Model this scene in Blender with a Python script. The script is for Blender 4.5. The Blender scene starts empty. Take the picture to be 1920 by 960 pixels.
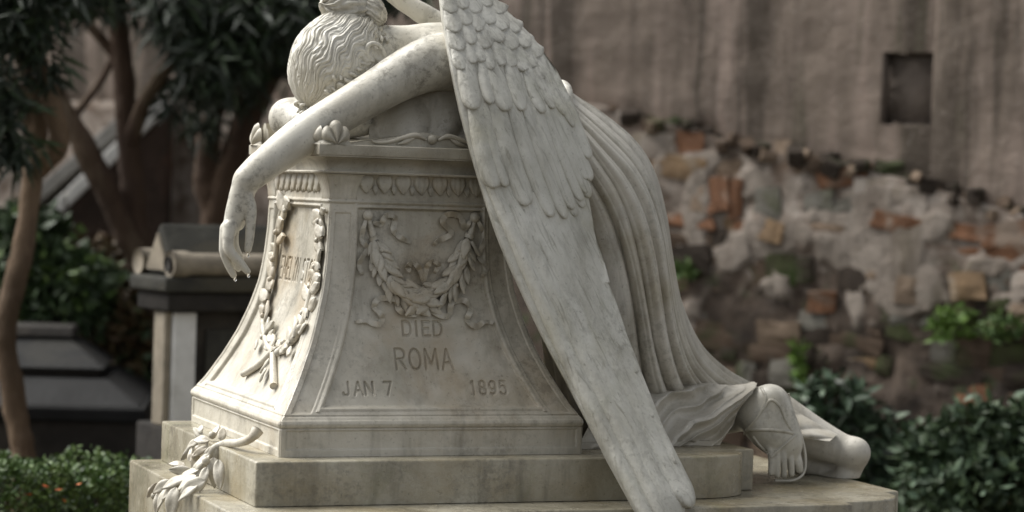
import bpy, bmesh, math, random
import numpy as np
from mathutils import Vector, Matrix

# ------------------------------------------------------------------ camera, sky, sun, exposure
SC = bpy.context.scene
COL = SC.collection
FPX = 85 / 36 * 1920.0                  # focal length in photo pixels (85 mm lens, 1920 px wide)
CAM_H, PITCH, ROLL = 1.55, 0.0275, 0.032
_fw = np.array([0, math.cos(PITCH), -math.sin(PITCH)])
_r0 = np.array([1.0, 0, 0]); _u0 = np.array([0, math.sin(PITCH), math.cos(PITCH)])
_R = math.cos(ROLL) * _r0 + math.sin(ROLL) * _u0
_U = -math.sin(ROLL) * _r0 + math.cos(ROLL) * _u0
_C = np.array([0, 0, CAM_H])
cam_data = bpy.data.cameras.new('camera')
cam = bpy.data.objects.new('camera', cam_data); COL.objects.link(cam)
cam_data.lens = 85; cam_data.sensor_width = 36
cam_data.clip_end = 400; cam_data.clip_start = 0.05
cam_data.dof.use_dof = True
cam_data.dof.focus_distance = 6.60
cam_data.dof.aperture_fstop = 1.9
M4 = Matrix.Identity(4)
for i in range(3):
    M4[i][0] = _R[i]; M4[i][1] = _U[i]; M4[i][2] = -_fw[i]; M4[i][3] = _C[i]
cam.matrix_world = M4
SC.camera = cam

SUN_EL, SUN_AZ = math.radians(50), math.radians(-68)      # azimuth measured from +Y towards +X: the sun stands to the left
world = bpy.data.worlds.new('World'); SC.world = world; world.use_nodes = True
wn = world.node_tree.nodes; wl = world.node_tree.links; wn.clear()
w_out = wn.new('ShaderNodeOutputWorld'); w_bg = wn.new('ShaderNodeBackground')
w_sky = wn.new('ShaderNodeTexSky'); w_hsv = wn.new('ShaderNodeHueSaturation')
w_sky.sky_type = 'NISHITA'; w_sky.sun_disc = False
w_sky.sun_elevation = SUN_EL; w_sky.sun_rotation = SUN_AZ
w_sky.air_density = 1.0; w_sky.dust_density = 1.5; w_sky.ozone_density = 1.0
w_hsv.inputs['Saturation'].default_value = 0.18             # overcast: nearly grey sky
w_bg.inputs['Strength'].default_value = 0.05
wl.new(w_sky.outputs[0], w_hsv.inputs['Color']); wl.new(w_hsv.outputs[0], w_bg.inputs['Color'])
wl.new(w_bg.outputs[0], w_out.inputs['Surface'])
sun_d = bpy.data.lights.new('sun', 'SUN'); sun = bpy.data.objects.new('sun', sun_d); COL.objects.link(sun)
sun_d.energy = 2.1; sun_d.angle = math.radians(50); sun_d.color = (1.0, 0.98, 0.94)
_sd = Vector((math.sin(SUN_AZ) * math.cos(SUN_EL), math.cos(SUN_AZ) * math.cos(SUN_EL), math.sin(SUN_EL)))
sun.rotation_euler = _sd.to_track_quat('Z', 'Y').to_euler()
sun.location = (-6, 2, 8)
vs = SC.view_settings
vs.view_transform = 'Standard'; vs.look = 'None'; vs.exposure = 1.65; vs.gamma = 1.0; vs.use_curve_mapping = False

# ------------------------------------------------------------------ frames and helpers
TH = 0.376                               # the monument stands turned by this angle
AX = np.array([-0.363, 6.85, 0.0])       # its axis on the ground
DY = 0.045
EX = np.array([math.cos(TH), math.sin(TH), 0]); EY = np.array([-math.sin(TH), math.cos(TH), 0])
ZB, ZS, ZT = 0.836, 0.719, 1.656         # top of upper step, of second step, of the pedestal cornice

def ray(px, py):
    return _fw + (px - 960) / FPX * _R + (480 - py) / FPX * _U
def at(px, py, d):                       # world point seen at a photo pixel at depth d
    return _C + d * ray(px, py)
def loc(px, py, lx=None, ly=None, z=None):   # point in the monument's own frame on a plane of it
    d = ray(px, py); o = _C - AX
    D = np.array([d @ EX, d @ EY, d[2]]); O = np.array([o @ EX, o @ EY, o[2]])
    if ly is not None: t = (ly - O[1]) / D[1]
    elif lx is not None: t = (lx - O[0]) / D[0]
    else: t = (z - O[2]) / D[2]
    return O + D * t
PXM = 0.00143                            # metres per photo pixel at the monument

rng = np.random.default_rng(7); random.seed(7)
_perm = np.random.default_rng(3).random(4096)
def vnoise(p, seed=0):
    p = np.asarray(p, float); i = np.floor(p).astype(np.int64); f = p - i
    f = f * f * (3 - 2 * f); out = 0.0
    for dx in (0, 1):
        for dy in (0, 1):
            for dz in (0, 1):
                h = ((i[..., 0] + dx) * 73856093) ^ ((i[..., 1] + dy) * 19349663) ^ ((i[..., 2] + dz) * 83492791) ^ (seed * 2654435)
                w = (f[..., 0] if dx else 1 - f[..., 0]) * (f[..., 1] if dy else 1 - f[..., 1]) * (f[..., 2] if dz else 1 - f[..., 2])
                out = out + w * _perm[(h ^ (h >> 13)) & 4095]
    return out * 2 - 1
def fbm(p, oct=4, seed=0):
    a, s, o = 1.0, 0.0, 0.0; p = np.asarray(p, float)
    for k in range(oct):
        s = s + a * vnoise(p, seed + k * 17); o += a; a *= 0.5; p = p * 2.03 + 11.3
    return s / o
def sstep(a, b, x):
    t = np.clip((x - a) / (b - a), 0, 1); return t * t * (3 - 2 * t)

ZOFF = {}
def mesh_data(name, verts, faces, mat, smooth=True):
    me = bpy.data.meshes.new(name)
    if isinstance(faces, np.ndarray):
        nv = faces.shape[1]; verts = np.asarray(verts, np.float32)
        me.vertices.add(len(verts)); me.vertices.foreach_set('co', verts.ravel())
        me.loops.add(faces.size); me.loops.foreach_set('vertex_index', faces.astype(np.int32).ravel())
        me.polygons.add(len(faces)); me.polygons.foreach_set('loop_start', np.arange(0, faces.size, nv, dtype=np.int32))
        me.update(calc_edges=True); me.validate()
    else:
        me.from_pydata([tuple(map(float, v)) for v in verts], [], faces); me.update()
    if smooth: me.polygons.foreach_set('use_smooth', np.ones(len(me.polygons), bool))
    if mat is not None: me.materials.append(mat)
    return me
def link(name, me, parent=None):
    o = bpy.data.objects.new(name, me); COL.objects.link(o)
    if parent is not None:
        o.parent = parent
        if parent.name in ZOFF: o.location.z = -ZOFF[parent.name]
    return o
def mobj(name, verts, faces, mat, parent=None, smooth=True):
    return link(name, mesh_data(name, verts, faces, mat, smooth), parent)
def tag(o, label=None, cat=None, group=None, kind=None):
    if label: o['label'] = label
    if cat: o['category'] = cat
    if group: o['group'] = group
    if kind: o['kind'] = kind
    return o
def thing(name, label, cat, loc3, rz=0.0, group=None):
    o = bpy.data.objects.new(name, None); COL.objects.link(o)
    o.empty_display_size = 0.1
    o.location = Vector([float(v) for v in loc3]); o.rotation_euler = (0, 0, rz)
    return tag(o, label, cat, group)
def local_thing(name, label, cat, z, group=None):     # a thing whose parts are given in the monument's frame
    o = thing(name, label, cat, (AX[0], AX[1], z), TH, group); ZOFF[o.name] = z
    return o
def grid(P, cu=False, cv=False, flip=False):
    nu, nv = P.shape[:2]
    idx = np.arange(nu * nv).reshape(nu, nv)
    a = idx if cu else idx[:-1]; b = np.roll(idx, -1, 0) if cu else idx[1:]
    def cut(m): return m if cv else m[:, :-1]
    def nxt(m): return np.roll(m, -1, 1) if cv else m[:, 1:]
    q = np.stack([cut(a), cut(b), nxt(b), nxt(a)], -1).reshape(-1, 4)
    if flip: q = q[:, ::-1]
    return P.reshape(-1, 3), q
def join(parts):
    V, Fs, n = [], [], 0
    for v, f in parts:
        V.append(np.asarray(v, float)); Fs.append(np.asarray(f) + n); n += len(v)
    return np.concatenate(V), np.concatenate(Fs)
def box(x0, x1, y0, y1, z0, z1):
    v = np.array([[x, y, z] for x in (x0, x1) for y in (y0, y1) for z in (z0, z1)], float)
    f = np.array([[0, 1, 3, 2], [4, 6, 7, 5], [0, 4, 5, 1], [2, 3, 7, 6], [0, 2, 6, 4], [1, 5, 7, 3]])
    return v, f
def bevel_mesh(me, w=0.005, seg=2):
    bm = bmesh.new(); bm.from_mesh(me)
    bmesh.ops.remove_doubles(bm, verts=bm.verts, dist=1e-5)
    es = [e for e in bm.edges if len(e.link_faces) == 2 and e.calc_face_angle(0) > 0.5]
    bmesh.ops.bevel(bm, geom=es, offset=w, segments=seg, affect='EDGES', profile=0.6)
    bmesh.ops.recalc_face_normals(bm, faces=bm.faces)
    bm.to_mesh(me); bm.free()
    return me
def smooth_path(pts, n):                 # Catmull-Rom through the points; extra columns ride along
    p = np.asarray(pts, float); m = len(p)
    if m == 2: return p[0] + (p[1] - p[0]) * np.linspace(0, 1, n)[:, None]
    q = np.vstack([2 * p[0] - p[1], p, 2 * p[-1] - p[-2]])
    t = np.linspace(0, m - 1 - 1e-9, n); i = t.astype(int); f = (t - i)[:, None]
    a, b, c, d = q[i], q[i + 1], q[i + 2], q[i + 3]
    return 0.5 * ((2 * b) + (-a + c) * f + (2 * a - 5 * b + 4 * c - d) * f ** 2 + (-a + 3 * b - 3 * c + d) * f ** 3)
def tube(path, rad, ns=10, rough=0.0, seed=0):     # closed tube along a path
    P = np.asarray(path, float); n = len(P); rad = np.broadcast_to(np.asarray(rad, float), (n,))
    T = np.gradient(P, axis=0); T /= np.linalg.norm(T, axis=1)[:, None] + 1e-12
    up = np.array([0.13, 0.21, 0.97]); N = np.zeros_like(P)
    prev = np.cross(T[0], up); prev /= np.linalg.norm(prev)
    for i in range(n):
        prev = prev - T[i] * (prev @ T[i]); prev /= np.linalg.norm(prev); N[i] = prev
    B = np.cross(T, N); a = np.linspace(0, 2 * np.pi, ns, endpoint=False)
    rr = rad[:, None] * np.ones((1, ns))
    ring = P[:, None] + (N[:, None] * np.cos(a)[None, :, None] + B[:, None] * np.sin(a)[None, :, None]) * rr[..., None]
    if rough: ring = ring + (ring - P[:, None]) * (rough * fbm(ring * 9.0 / max(rad.mean() * 10, .05), 3, seed))[..., None]
    v, f = grid(ring, cv=True)
    k = len(v); v = np.vstack([v, P[:1], P[-1:]])
    c0 = [[k, (j + 1) % ns, j, j] for j in range(ns)]; b0 = (n - 1) * ns
    c1 = [[k + 1, b0 + j, b0 + (j + 1) % ns, b0 + (j + 1) % ns] for j in range(ns)]
    return v, f, c0, c1
def tube_mesh(path, rad, ns=10, rough=0.0, seed=0):
    v, f, c0, c1 = tube(path, rad, ns, rough, seed)
    return v, [list(x) for x in f] + [x[:3] for x in c0] + [x[:3] for x in c1]
def quads_from(v, fl):                     # list faces -> all-tri numpy
    t = []
    for f in fl:
        for k in range(1, len(f) - 1): t.append([f[0], f[k], f[k + 1]])
    return np.asarray(v), np.asarray(t)
def tubes_joined(list_of):
    return join([quads_from(*tube_mesh(*a)) for a in list_of])

# ------------------------------------------------------------------ sculpting: signed distance field -> mesh
class Clay:
    def __init__(s, lo, hi, h):
        s.lo = np.asarray(lo, float); s.h = h
        s.n = np.ceil((np.asarray(hi) - s.lo) / h).astype(int) + 1
        s.f = np.full(s.n, 0.5, np.float32)
    def _sub(s, lo, hi, k):
        m = k + 3 * s.h
        a = np.clip(np.floor((lo - m - s.lo) / s.h).astype(int), 0, s.n - 1); b = np.clip(np.ceil((hi + m - s.lo) / s.h).astype(int) + 1, 1, s.n)
        if np.any(b <= a): return None, None
        ax = [s.lo[i] + s.h * np.arange(a[i], b[i]) for i in range(3)]
        G = np.stack(np.meshgrid(*ax, indexing='ij'), -1).astype(np.float32)
        return tuple(slice(a[i], b[i]) for i in range(3)), G
    def _mix(s, sl, d, k, cut=False):
        a = s.f[sl]
        if cut: d = -d; h = np.clip(k - np.abs(a - d), 0, None) / k; s.f[sl] = np.maximum(a, d) + h * h * k / 4
        else: h = np.clip(k - np.abs(a - d), 0, None) / k; s.f[sl] = np.minimum(a, d) - h * h * k / 4
    def cone(s, a, ra, b, rb, k=0.02, cut=False):
        a = np.asarray(a, np.float32); b = np.asarray(b, np.float32); r = max(ra, rb)
        sl, G = s._sub(np.minimum(a, b) - r, np.maximum(a, b) + r, k)
        if sl is None: return
        ab = b - a; t = np.clip(((G - a) @ ab) / (ab @ ab + 1e-12), 0, 1)
        d = np.linalg.norm(G - a - t[..., None] * ab, axis=-1) - (ra + (rb - ra) * t)
        s._mix(sl, d, k, cut)
    def chain(s, pts, k=0.02, cut=False, sub=6):
        a = np.array([[*p[0], p[1]] for p in pts], float)
        if len(a) > 2: a = smooth_path(a, sub * (len(a) - 1) + 1)
        lo = (a[:, :3] - a[:, 3:]).min(0); hi = (a[:, :3] + a[:, 3:]).max(0)
        sl, G = s._sub(lo, hi, k)
        if sl is None: return
        D = np.full(G.shape[:3], 0.5, np.float32); g0 = np.array([x.start for x in sl])
        for p, q in zip(a[:-1], a[1:]):
            r = max(p[3], q[3]); m = r + k + 3 * s.h
            i0 = np.clip(np.floor((np.minimum(p[:3], q[:3]) - m - s.lo) / s.h).astype(int) - g0, 0, None); i1 = np.ceil((np.maximum(p[:3], q[:3]) + m - s.lo) / s.h).astype(int) - g0 + 1
            ss = tuple(slice(int(u), int(max(u, v))) for u, v in zip(i0, i1)); g = G[ss]
            if g.size == 0: continue
            pa = p[:3].astype(np.float32); ab = (q - p)[:3].astype(np.float32); t = np.clip(((g - pa) @ ab) / (ab @ ab + 1e-12), 0, 1)
            D[ss] = np.minimum(D[ss], np.linalg.norm(g - pa - t[..., None] * ab, axis=-1) - (p[3] + (q[3] - p[3]) * t))
        s._mix(sl, D, k, cut)
    def ell(s, c, axes, radii, k=0.02, cut=False):
        c = np.asarray(c, np.float32); Rm = np.asarray(axes, np.float32); rr = np.asarray(radii, np.float32); r = rr.max()
        sl, G = s._sub(c - r, c + r, k)
        if sl is None: return
        q = (G - c) @ Rm.T
        k0 = np.linalg.norm(q / rr, axis=-1); k1 = np.linalg.norm(q / rr ** 2, axis=-1) + 1e-9
        s._mix(sl, k0 * (k0 - 1) / k1, k, cut)
    def mesh(s):
        f = s.f; neg = f < 0; n = s.n
        c = np.zeros(n - 1, np.int8)
        cs = [(i, j, k) for i in (0, 1) for j in (0, 1) for k in (0, 1)]
        for i, j, k in cs: c += neg[i:n[0] - 1 + i, j:n[1] - 1 + j, k:n[2] - 1 + k]
        act = np.argwhere((c > 0) & (c < 8))
        vals = np.stack([f[act[:, 0] + i, act[:, 1] + j, act[:, 2] + k] for i, j, k in cs], 1)
        pos = np.zeros((len(act), 3)); cnt = np.zeros(len(act))
        for a in range(8):
            for b in range(a + 1, 8):
                da = np.array(cs[b]) - np.array(cs[a])
                if np.abs(da).sum() != 1: continue
                m = (vals[:, a] < 0) != (vals[:, b] < 0)
                t = vals[:, a] / (vals[:, a] - vals[:, b] + 1e-20)
                pos[m] += (np.array(cs[a]) + t[:, None] * da)[m]; cnt[m] += 1
        V = s.lo + s.h * (act + pos / cnt[:, None])
        ids = np.full(n - 1, -1, np.int64); ids[tuple(act.T)] = np.arange(len(act))
        Q = []
        for ax in range(3):
            o1, o2 = [x for x in range(3) if x != ax]
            sa = [slice(None)] * 3; sb = [slice(None)] * 3
            sa[ax] = slice(0, -1); sb[ax] = slice(1, None)
            e = np.argwhere(neg[tuple(sa)] != neg[tuple(sb)])
            e = e[(e[:, o1] > 0) & (e[:, o2] > 0) & (e[:, o1] < n[o1] - 1) & (e[:, o2] < n[o2] - 1)]
            u1 = np.zeros(3, int); u1[o1] = 1; u2 = np.zeros(3, int); u2[o2] = 1
            q = np.stack([ids[tuple((e - u1 - u2).T)], ids[tuple((e - u2).T)], ids[tuple(e.T)], ids[tuple((e - u1).T)]], 1)
            inside = neg[tuple(e.T)]
            fl = inside if ax != 1 else ~inside
            q[~fl] = q[~fl][:, ::-1]
            Q.append(q)
        return V, np.concatenate(Q)
def relax(V, Q, it=2, lam=0.5):
    for _ in range(it):
        acc = np.zeros_like(V); cnt = np.zeros(len(V))
        for a, b in ((0, 1), (1, 2), (2, 3), (3, 0)):
            np.add.at(acc, Q[:, a], V[Q[:, b]]); np.add.at(cnt, Q[:, a], 1)
            np.add.at(acc, Q[:, b], V[Q[:, a]]); np.add.at(cnt, Q[:, b], 1)
        V = V + lam * (acc / np.maximum(cnt, 1)[:, None] - V)
    return V

# ------------------------------------------------------------------ materials
def new_mat(name):
    m = bpy.data.materials.new(name); m.use_nodes = True
    nt = m.node_tree; b = nt.nodes['Principled BSDF']
    return m, nt, b
class NT:
    def __init__(s, nt):
        s.n = nt.nodes; s.l = nt.links
        s.pos = s.n.new('ShaderNodeNewGeometry').outputs['Position']
    def mp(s, scale, rot=(0, 0, 0), off=(0, 0, 0)):
        m = s.n.new('ShaderNodeMapping'); m.inputs['Scale'].default_value = scale
        m.inputs['Rotation'].default_value = rot; m.inputs['Location'].default_value = off
        s.l.new(s.pos, m.inputs['Vector']); return m.outputs[0]
    def noise(s, vec, scale, detail=6, rough=0.6, dist=0.0):
        t = s.n.new('ShaderNodeTexNoise'); t.inputs['Scale'].default_value = scale
        t.inputs['Detail'].default_value = detail; t.inputs['Roughness'].default_value = rough
        t.inputs['Distortion'].default_value = dist
        s.l.new(vec, t.inputs['Vector']); return t.outputs['Fac']
    def ramp(s, fac, stops):
        r = s.n.new('ShaderNodeValToRGB'); e = r.color_ramp.elements
        while len(e) < len(stops): e.new(0.5)
        for q, (p, c) in zip(e, stops):
            q.position = p; q.color = (c, c, c, 1) if isinstance(c, (int, float)) else (*c, 1)
        s.l.new(fac, r.inputs[0]); return r.outputs[0]
    def mix(s, fac, a, b, mode='MIX'):
        m = s.n.new('ShaderNodeMix'); m.data_type = 'RGBA'; m.blend_type = mode
        for k, v in ((0, fac), (6, a), (7, b)):
            if isinstance(v, (int, float)): m.inputs[k].default_value = v
            elif isinstance(v, tuple): m.inputs[k].default_value = (*v, 1)
            else: s.l.new(v, m.inputs[k])
        return m.outputs[2]
    def bump(s, h, strength, dist, prev=None):
        b = s.n.new('ShaderNodeBump'); b.inputs['Strength'].default_value = strength; b.inputs['Distance'].default_value = dist
        s.l.new(h, b.inputs['Height'])
        if prev is not None: s.l.new(prev, b.inputs['Normal'])
        return b.outputs[0]
def marble(name, base, light, dirt, warm, dirt_at=(0.50, 0.70), warm_at=(0.55, 0.75), rough=(0.35, 0.6), bump=0.25, green=0.0, streak=0.5, crust=0.6, grain=0.0):
    m, nt, b = new_mat(name); t = NT(nt)
    p = t.mp((1, 1, 1)); ps = t.mp((9, 9, 1.3))
    c = t.mix(t.ramp(t.noise(p, 5, 8, 0.65), [(0.35, 0.0), (0.65, 1.0)]), base, light)
    c = t.mix(t.ramp(t.noise(p, 2.2, 7, 0.62, 0.6), [(dirt_at[0], 0.0), (dirt_at[1], 0.85)]), c, dirt)
    c = t.mix(t.ramp(t.noise(t.mp((1, 1, 1), off=(5, 2, 7)), 3.1, 6, 0.6, 0.3), [(warm_at[0], 0.0), (warm_at[1], 0.75)]), c, warm)
    st = t.ramp(t.noise(ps, 1.6, 6, 0.65, 0.2), [(0.52, 0.0), (0.72, streak)])
    c = t.mix(st, c, tuple(x * 0.55 for x in dirt))
    sp = t.ramp(t.noise(p, 85, 4, 0.7), [(0.60, 0.0), (0.72, 0.55)])
    c = t.mix(sp, c, tuple(x * 0.5 for x in dirt))
    cm = t.mix(1.0, t.ramp(t.noise(t.mp((1, 1, 1), off=(2, 6, 4)), 3.3, 5, .6, .4), [(.46, 0.), (.60, 1.)]), t.ramp(t.noise(p, 42, 6, .75), [(.48, 0.), (.60, 1.)]), 'MULTIPLY')
    c = t.mix(t.mix(1.0, cm, (crust, crust, crust), 'MULTIPLY'), c, (0.105, 0.094, 0.072))
    if green:
        g = t.ramp(t.noise(t.mp((1, 1, 1), off=(9, 1, 3)), 4.0, 8, 0.7, 0.8), [(0.56, 0.0), (0.72, green)])
        c = t.mix(g, c, (0.13, 0.14, 0.045))
    nt.links.new(c, b.inputs['Base Color'])
    r = t.ramp(t.noise(p, 7, 5, 0.6), [(0.3, rough[0]), (0.7, rough[1])]); nt.links.new(r, b.inputs['Roughness'])
    n1 = t.bump(t.noise(p, 55, 6, 0.65), bump, 0.006)
    n2 = t.bump(t.noise(p, 320, 4, 0.6), bump, 0.0015, n1)
    if grain:
        r1 = t.mp((1, 1, 1), (0, 0.41, 0)); m2 = t.n.new('ShaderNodeMapping'); m2.inputs['Scale'].default_value = (70, 70, 7); t.l.new(r1, m2.inputs['Vector'])
        gr = t.noise(m2.outputs[0], 1.0, 5, 0.65, 0.5)
        c = t.mix(t.ramp(gr, [(0.56, 0.0), (0.66, grain)]), c, (0.17, 0.155, 0.11)); nt.links.new(c, b.inputs['Base Color'])
        n2 = t.bump(gr, 0.6, 0.006, n2)
    nt.links.new(n2, b.inputs['Normal'])
    return m
MAT = {}
MAT['statue'] = marble('statue_marble', (0.52, 0.49, 0.415), (0.66, 0.635, 0.56), (0.29, 0.265, 0.205), (0.38, 0.325, 0.21), (0.54, 0.76), (0.58, 0.8), (0.32, 0.55), 0.22, 0, 0.4, 0.65)
MAT['wing'] = marble('wing_marble', (0.50, 0.485, 0.42), (0.63, 0.615, 0.55), (0.31, 0.29, 0.23), (0.38, 0.35, 0.22), (0.50, 0.74), (0.55, 0.78), (0.4, 0.65), 0.45, 0.30, 0.5, 0.30, 0.45)
MAT['dress'] = marble('dress_marble', (0.44, 0.412, 0.35), (0.56, 0.53, 0.465), (0.25, 0.222, 0.168), (0.33, 0.28, 0.185), (0.48, 0.72), (0.52, 0.75), (0.35, 0.6), 0.2, 0.15, 0.5, 0.35)
MAT['pedestal'] = marble('pedestal_marble', (0.47, 0.435, 0.355), (0.58, 0.545, 0.465), (0.25, 0.225, 0.17), (0.36, 0.265, 0.15), (0.48, 0.70), (0.54, 0.76), (0.32, 0.58), 0.28, 0.16, 0.45, 0.38)
MAT['step'] = marble('step_marble', (0.30, 0.272, 0.20), (0.40, 0.37, 0.29), (0.15, 0.13, 0.085), (0.22, 0.17, 0.085), (0.46, 0.70), (0.46, 0.70), (0.08, 0.42), 0.3, 0.35, 0.6, 0.5)

# ------------------------------------------------------------------ ground
def mat_simple(name, c1, c2, scale, rough=0.8, bump=0.5, bd=0.02, c3=None, stretch=(1, 1, 1)):
    m, nt, b = new_mat(name); t = NT(nt); p = t.mp(stretch)
    c = t.mix(t.ramp(t.noise(p, scale, 8, 0.65, 0.3), [(0.36, 0.0), (0.64, 1.0)]), c1, c2)
    if c3: c = t.mix(t.ramp(t.noise(p, scale * 0.37, 6, 0.6, 0.5), [(0.52, 0.0), (0.62, 0.9)]), c, c3)
    nt.links.new(c, b.inputs['Base Color']); b.inputs['Roughness'].default_value = rough; b.inputs['Specular IOR Level'].default_value = 0.2
    nt.links.new(t.bump(t.noise(p, scale * 6, 6, 0.65), bump, bd), b.inputs['Normal'])
    return m
MAT['ground'] = mat_simple('ground_soil', (0.045, 0.033, 0.022), (0.085, 0.064, 0.043), 3, 0.9, 0.6, 0.03, (0.04, 0.05, 0.02))
g = np.zeros((60, 60, 3)); gx = np.linspace(-40, 40, 60); gy = np.linspace(-6, 60, 60)
g[..., 0] = gx[:, None]; g[..., 1] = gy[None, :]; g[..., 2] = 0.03 * fbm(g * 0.8, 3)
tag(mobj('ground', *grid(g), MAT['ground']), kind='structure')

# ------------------------------------------------------------------ stepped base
def place(name, me, parent, M):
    o = link(name, me, parent); z = o.location.z
    M = M.copy(); M[2][3] += z
    o.matrix_basis = M
    return o
def frame_m(p, xd, n, sx=1.0, sy=1.0, sz=1.0):       # X along xd, Z along n
    n = Vector(n).normalized(); x = Vector(xd); x = (x - n * x.dot(n)).normalized(); y = n.cross(x)
    M = Matrix.Identity(4)
    for i in range(3):
        M[i][0] = x[i] * sx; M[i][1] = y[i] * sy; M[i][2] = n[i] * sz; M[i][3] = float(p[i])
    return M

def slab(outline, z0, z1, name, parent, bev=0.006):
    n = len(outline)
    v = [(x, y, z0) for x, y in outline] + [(x, y, z1) for x, y in outline]
    f = [list(range(n))[::-1], list(range(n, 2 * n))] + [[i, (i + 1) % n, n + (i + 1) % n, n + i] for i in range(n)]
    me = mesh_data(name, v, f, MAT['step'], False)
    bm = bmesh.new(); bm.from_mesh(me)
    es = [e for e in bm.edges if (abs(e.verts[0].co.z - z1) < 1e-6 and abs(e.verts[1].co.z - z1) < 1e-6) or (len(e.link_faces) == 2 and e.calc_face_angle(0) > 0.7 and e.verts[0].co.z != e.verts[1].co.z)]
    bmesh.ops.bevel(bm, geom=es, offset=bev, segments=3, affect='EDGES', profile=0.5)
    bmesh.ops.recalc_face_normals(bm, faces=bm.faces)
    bm.to_mesh(me); bm.free()
    for p in me.polygons: p.use_smooth = True
    o = link(name, me, parent)
    me.set_sharp_from_angle(angle=math.radians(35))
    return o
def arc(cx, cy, rx, ry, a0, a1, n):
    return [(cx + rx * math.cos(a), cy + ry * math.sin(a)) for a in np.linspace(math.radians(a0), math.radians(a1), n)]
base = local_thing('stepped_base', 'wet stained marble steps with rounded end under the pedestal and kneeling figure', 'steps', 0.0)
half1 = [(0.74, -0.560)] + arc(0.74, -0.42, 0.19, 0.140, -85, -6, 14) + [(0.935, -0.400), (0.990, -0.400)]
o1 = [(-0.513, -0.560)] + half1 + [(x, -y) for x, y in half1[::-1]] + [(-0.513, 0.480)]
slab(o1, ZS + 0.002, ZB, 'step', base)
half2 = [(1.136, -0.714), (1.136, -0.66)] + arc(1.17, -0.52, 0.20, 0.14, -85, -6, 14) + [(1.375, -0.470), (1.425, -0.470)]
o2 = [(-0.600, -0.714)] + half2 + [(x, -y) for x, y in half2[::-1]] + [(-0.600, 0.505)]
slab(o2, 0.402, ZS, 'step', base)
slab([(-0.75, -0.87), (1.60, -0.87), (1.60, 0.87), (-0.75, 0.87)], -0.05, 0.400, 'step', base, 0.01)

# ------------------------------------------------------------------ pedestal
PED = local_thing('pedestal', 'flared carved marble pedestal with cornice, garlands and cut lettering on top step', 'pedestal', ZB)
_pz = [0.836, 0.9304, 0.9354, 0.969, 1.0411, 1.1143, 1.1895, 1.2653, 1.342, 1.4205, 1.4977, 1.60]
_pw = [0.4275, 0.4275, 0.4242, 0.3995, 0.3595, 0.3245, 0.2975, 0.2770, 0.2655, 0.2600, 0.2571, 0.257]
_zz = np.linspace(0.9304, 1.60, 400); _ww = np.interp(_zz, _pz, _pw)
for _ in range(60): _ww[1:-1] = 0.25 * _ww[:-2] + 0.5 * _ww[1:-1] + 0.25 * _ww[2:]
def wz(z):
    z = np.asarray(z, float); return np.where(z <= 0.9304, 0.4275, np.interp(z, _zz, _ww))
def face_pt(px, py, side='front', h=0.0):
    z = 1.2
    for _ in range(40):
        w = float(wz(z)) - 0.007 + h
        p = loc(px, py, ly=-(w + DY)) if side == 'front' else loc(px, py, lx=-w)
        z = 0.5 * z + 0.5 * p[2]
    return p
def face_n(z, side='front'):
    s = (float(wz(z + 0.01)) - float(wz(z - 0.01))) / 0.02
    n = np.array([0, -1.0, -s]) if side == 'front' else np.array([-1.0, 0, -s])
    return n / np.linalg.norm(n)

def cv(cx, cy, rx, ry, a0, a1, n=9):
    return arc(cx, cy, rx, ry, a0, a1, n)
GLY = {
 'D': [[(0, 0), (0, 1)], [(0, 1), (.3, 1)] + cv(.3, .5, .34, .5, 90, -90, 13) + [(0, 0)]],
 'I': [[(.2, 0), (.2, 1)]], '1': [[(.25, 0), (.25, 1), (.1, .85)]],
 'E': [[(.55, 1), (0, 1), (0, 0), (.58, 0)], [(0, .52), (.45, .52)]],
 'R': [[(0, 0), (0, 1)] + cv(.3, .75, .3, .25, 90, -90) + [(0, .5)], [(.26, .5), (.6, 0)]],
 'O': [cv(.35, .5, .35, .5, 0, 360, 21)], 'M': [[(0, 0), (.05, 1), (.4, .25), (.75, 1), (.8, 0)]],
 'A': [[(0, 0), (.34, 1), (.68, 0)], [(.12, .34), (.56, .34)]],
 'J': [[(.45, 1), (.45, .2)] + cv(.22, .2, .23, .22, 0, -170)], 'N': [[(0, 0), (0, 1), (.6, 0), (.6, 1)]],
 '7': [[(0, 1), (.55, 1), (.2, 0)]], '8': [cv(.28, .74, .24, .26, 0, 360, 15), cv(.28, .24, .28, .25, 0, 360, 15)],
 '9': [cv(.28, .68, .27, .31, 0, 360, 15), [(.55, .68), (.5, .2), (.2, 0), (.05, .1)]],
 '5': [[(.52, 1), (.08, 1), (.04, .56)] + cv(.26, .32, .3, .32, 120, -150, 11)],
 'L': [[(0, 1), (0, 0), (.5, 0)]], 'Y': [[(0, 1), (.3, .5), (.6, 1)], [(.3, .5), (.3, 0)]],
 'S': [cv(.27, .75, .25, .25, 40, 270, 11) + cv(.27, .25, .27, .25, 90, -140, 11)],
 'T': [[(0, 1), (.6, 1)], [(.3, 1), (.3, 0)]]}
GWID = {'I': .4, '1': .5, 'M': .8, 'O': .7}
def text_segments(txt, p0, p1, hgt):         # p0, p1: baseline ends in face coordinates (t, z); hgt in metres
    adv = [(.35 if c == ' ' else GWID.get(c, .6)) for c in txt]; gap = 0.30
    tot = sum(adv) + gap * (len(txt) - 1); segs = []; x = 0.0
    p0 = np.array(p0); d = np.array(p1) - p0; n = np.array([0, 1.0])
    for c, a in zip(txt, adv):
        for st in GLY.get(c, []):
            q = [p0 + d * ((x + u) / tot) + n * (v * hgt) for u, v in st]
            segs += list(zip(q[:-1], q[1:]))
        x += a + gap
    return segs
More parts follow.
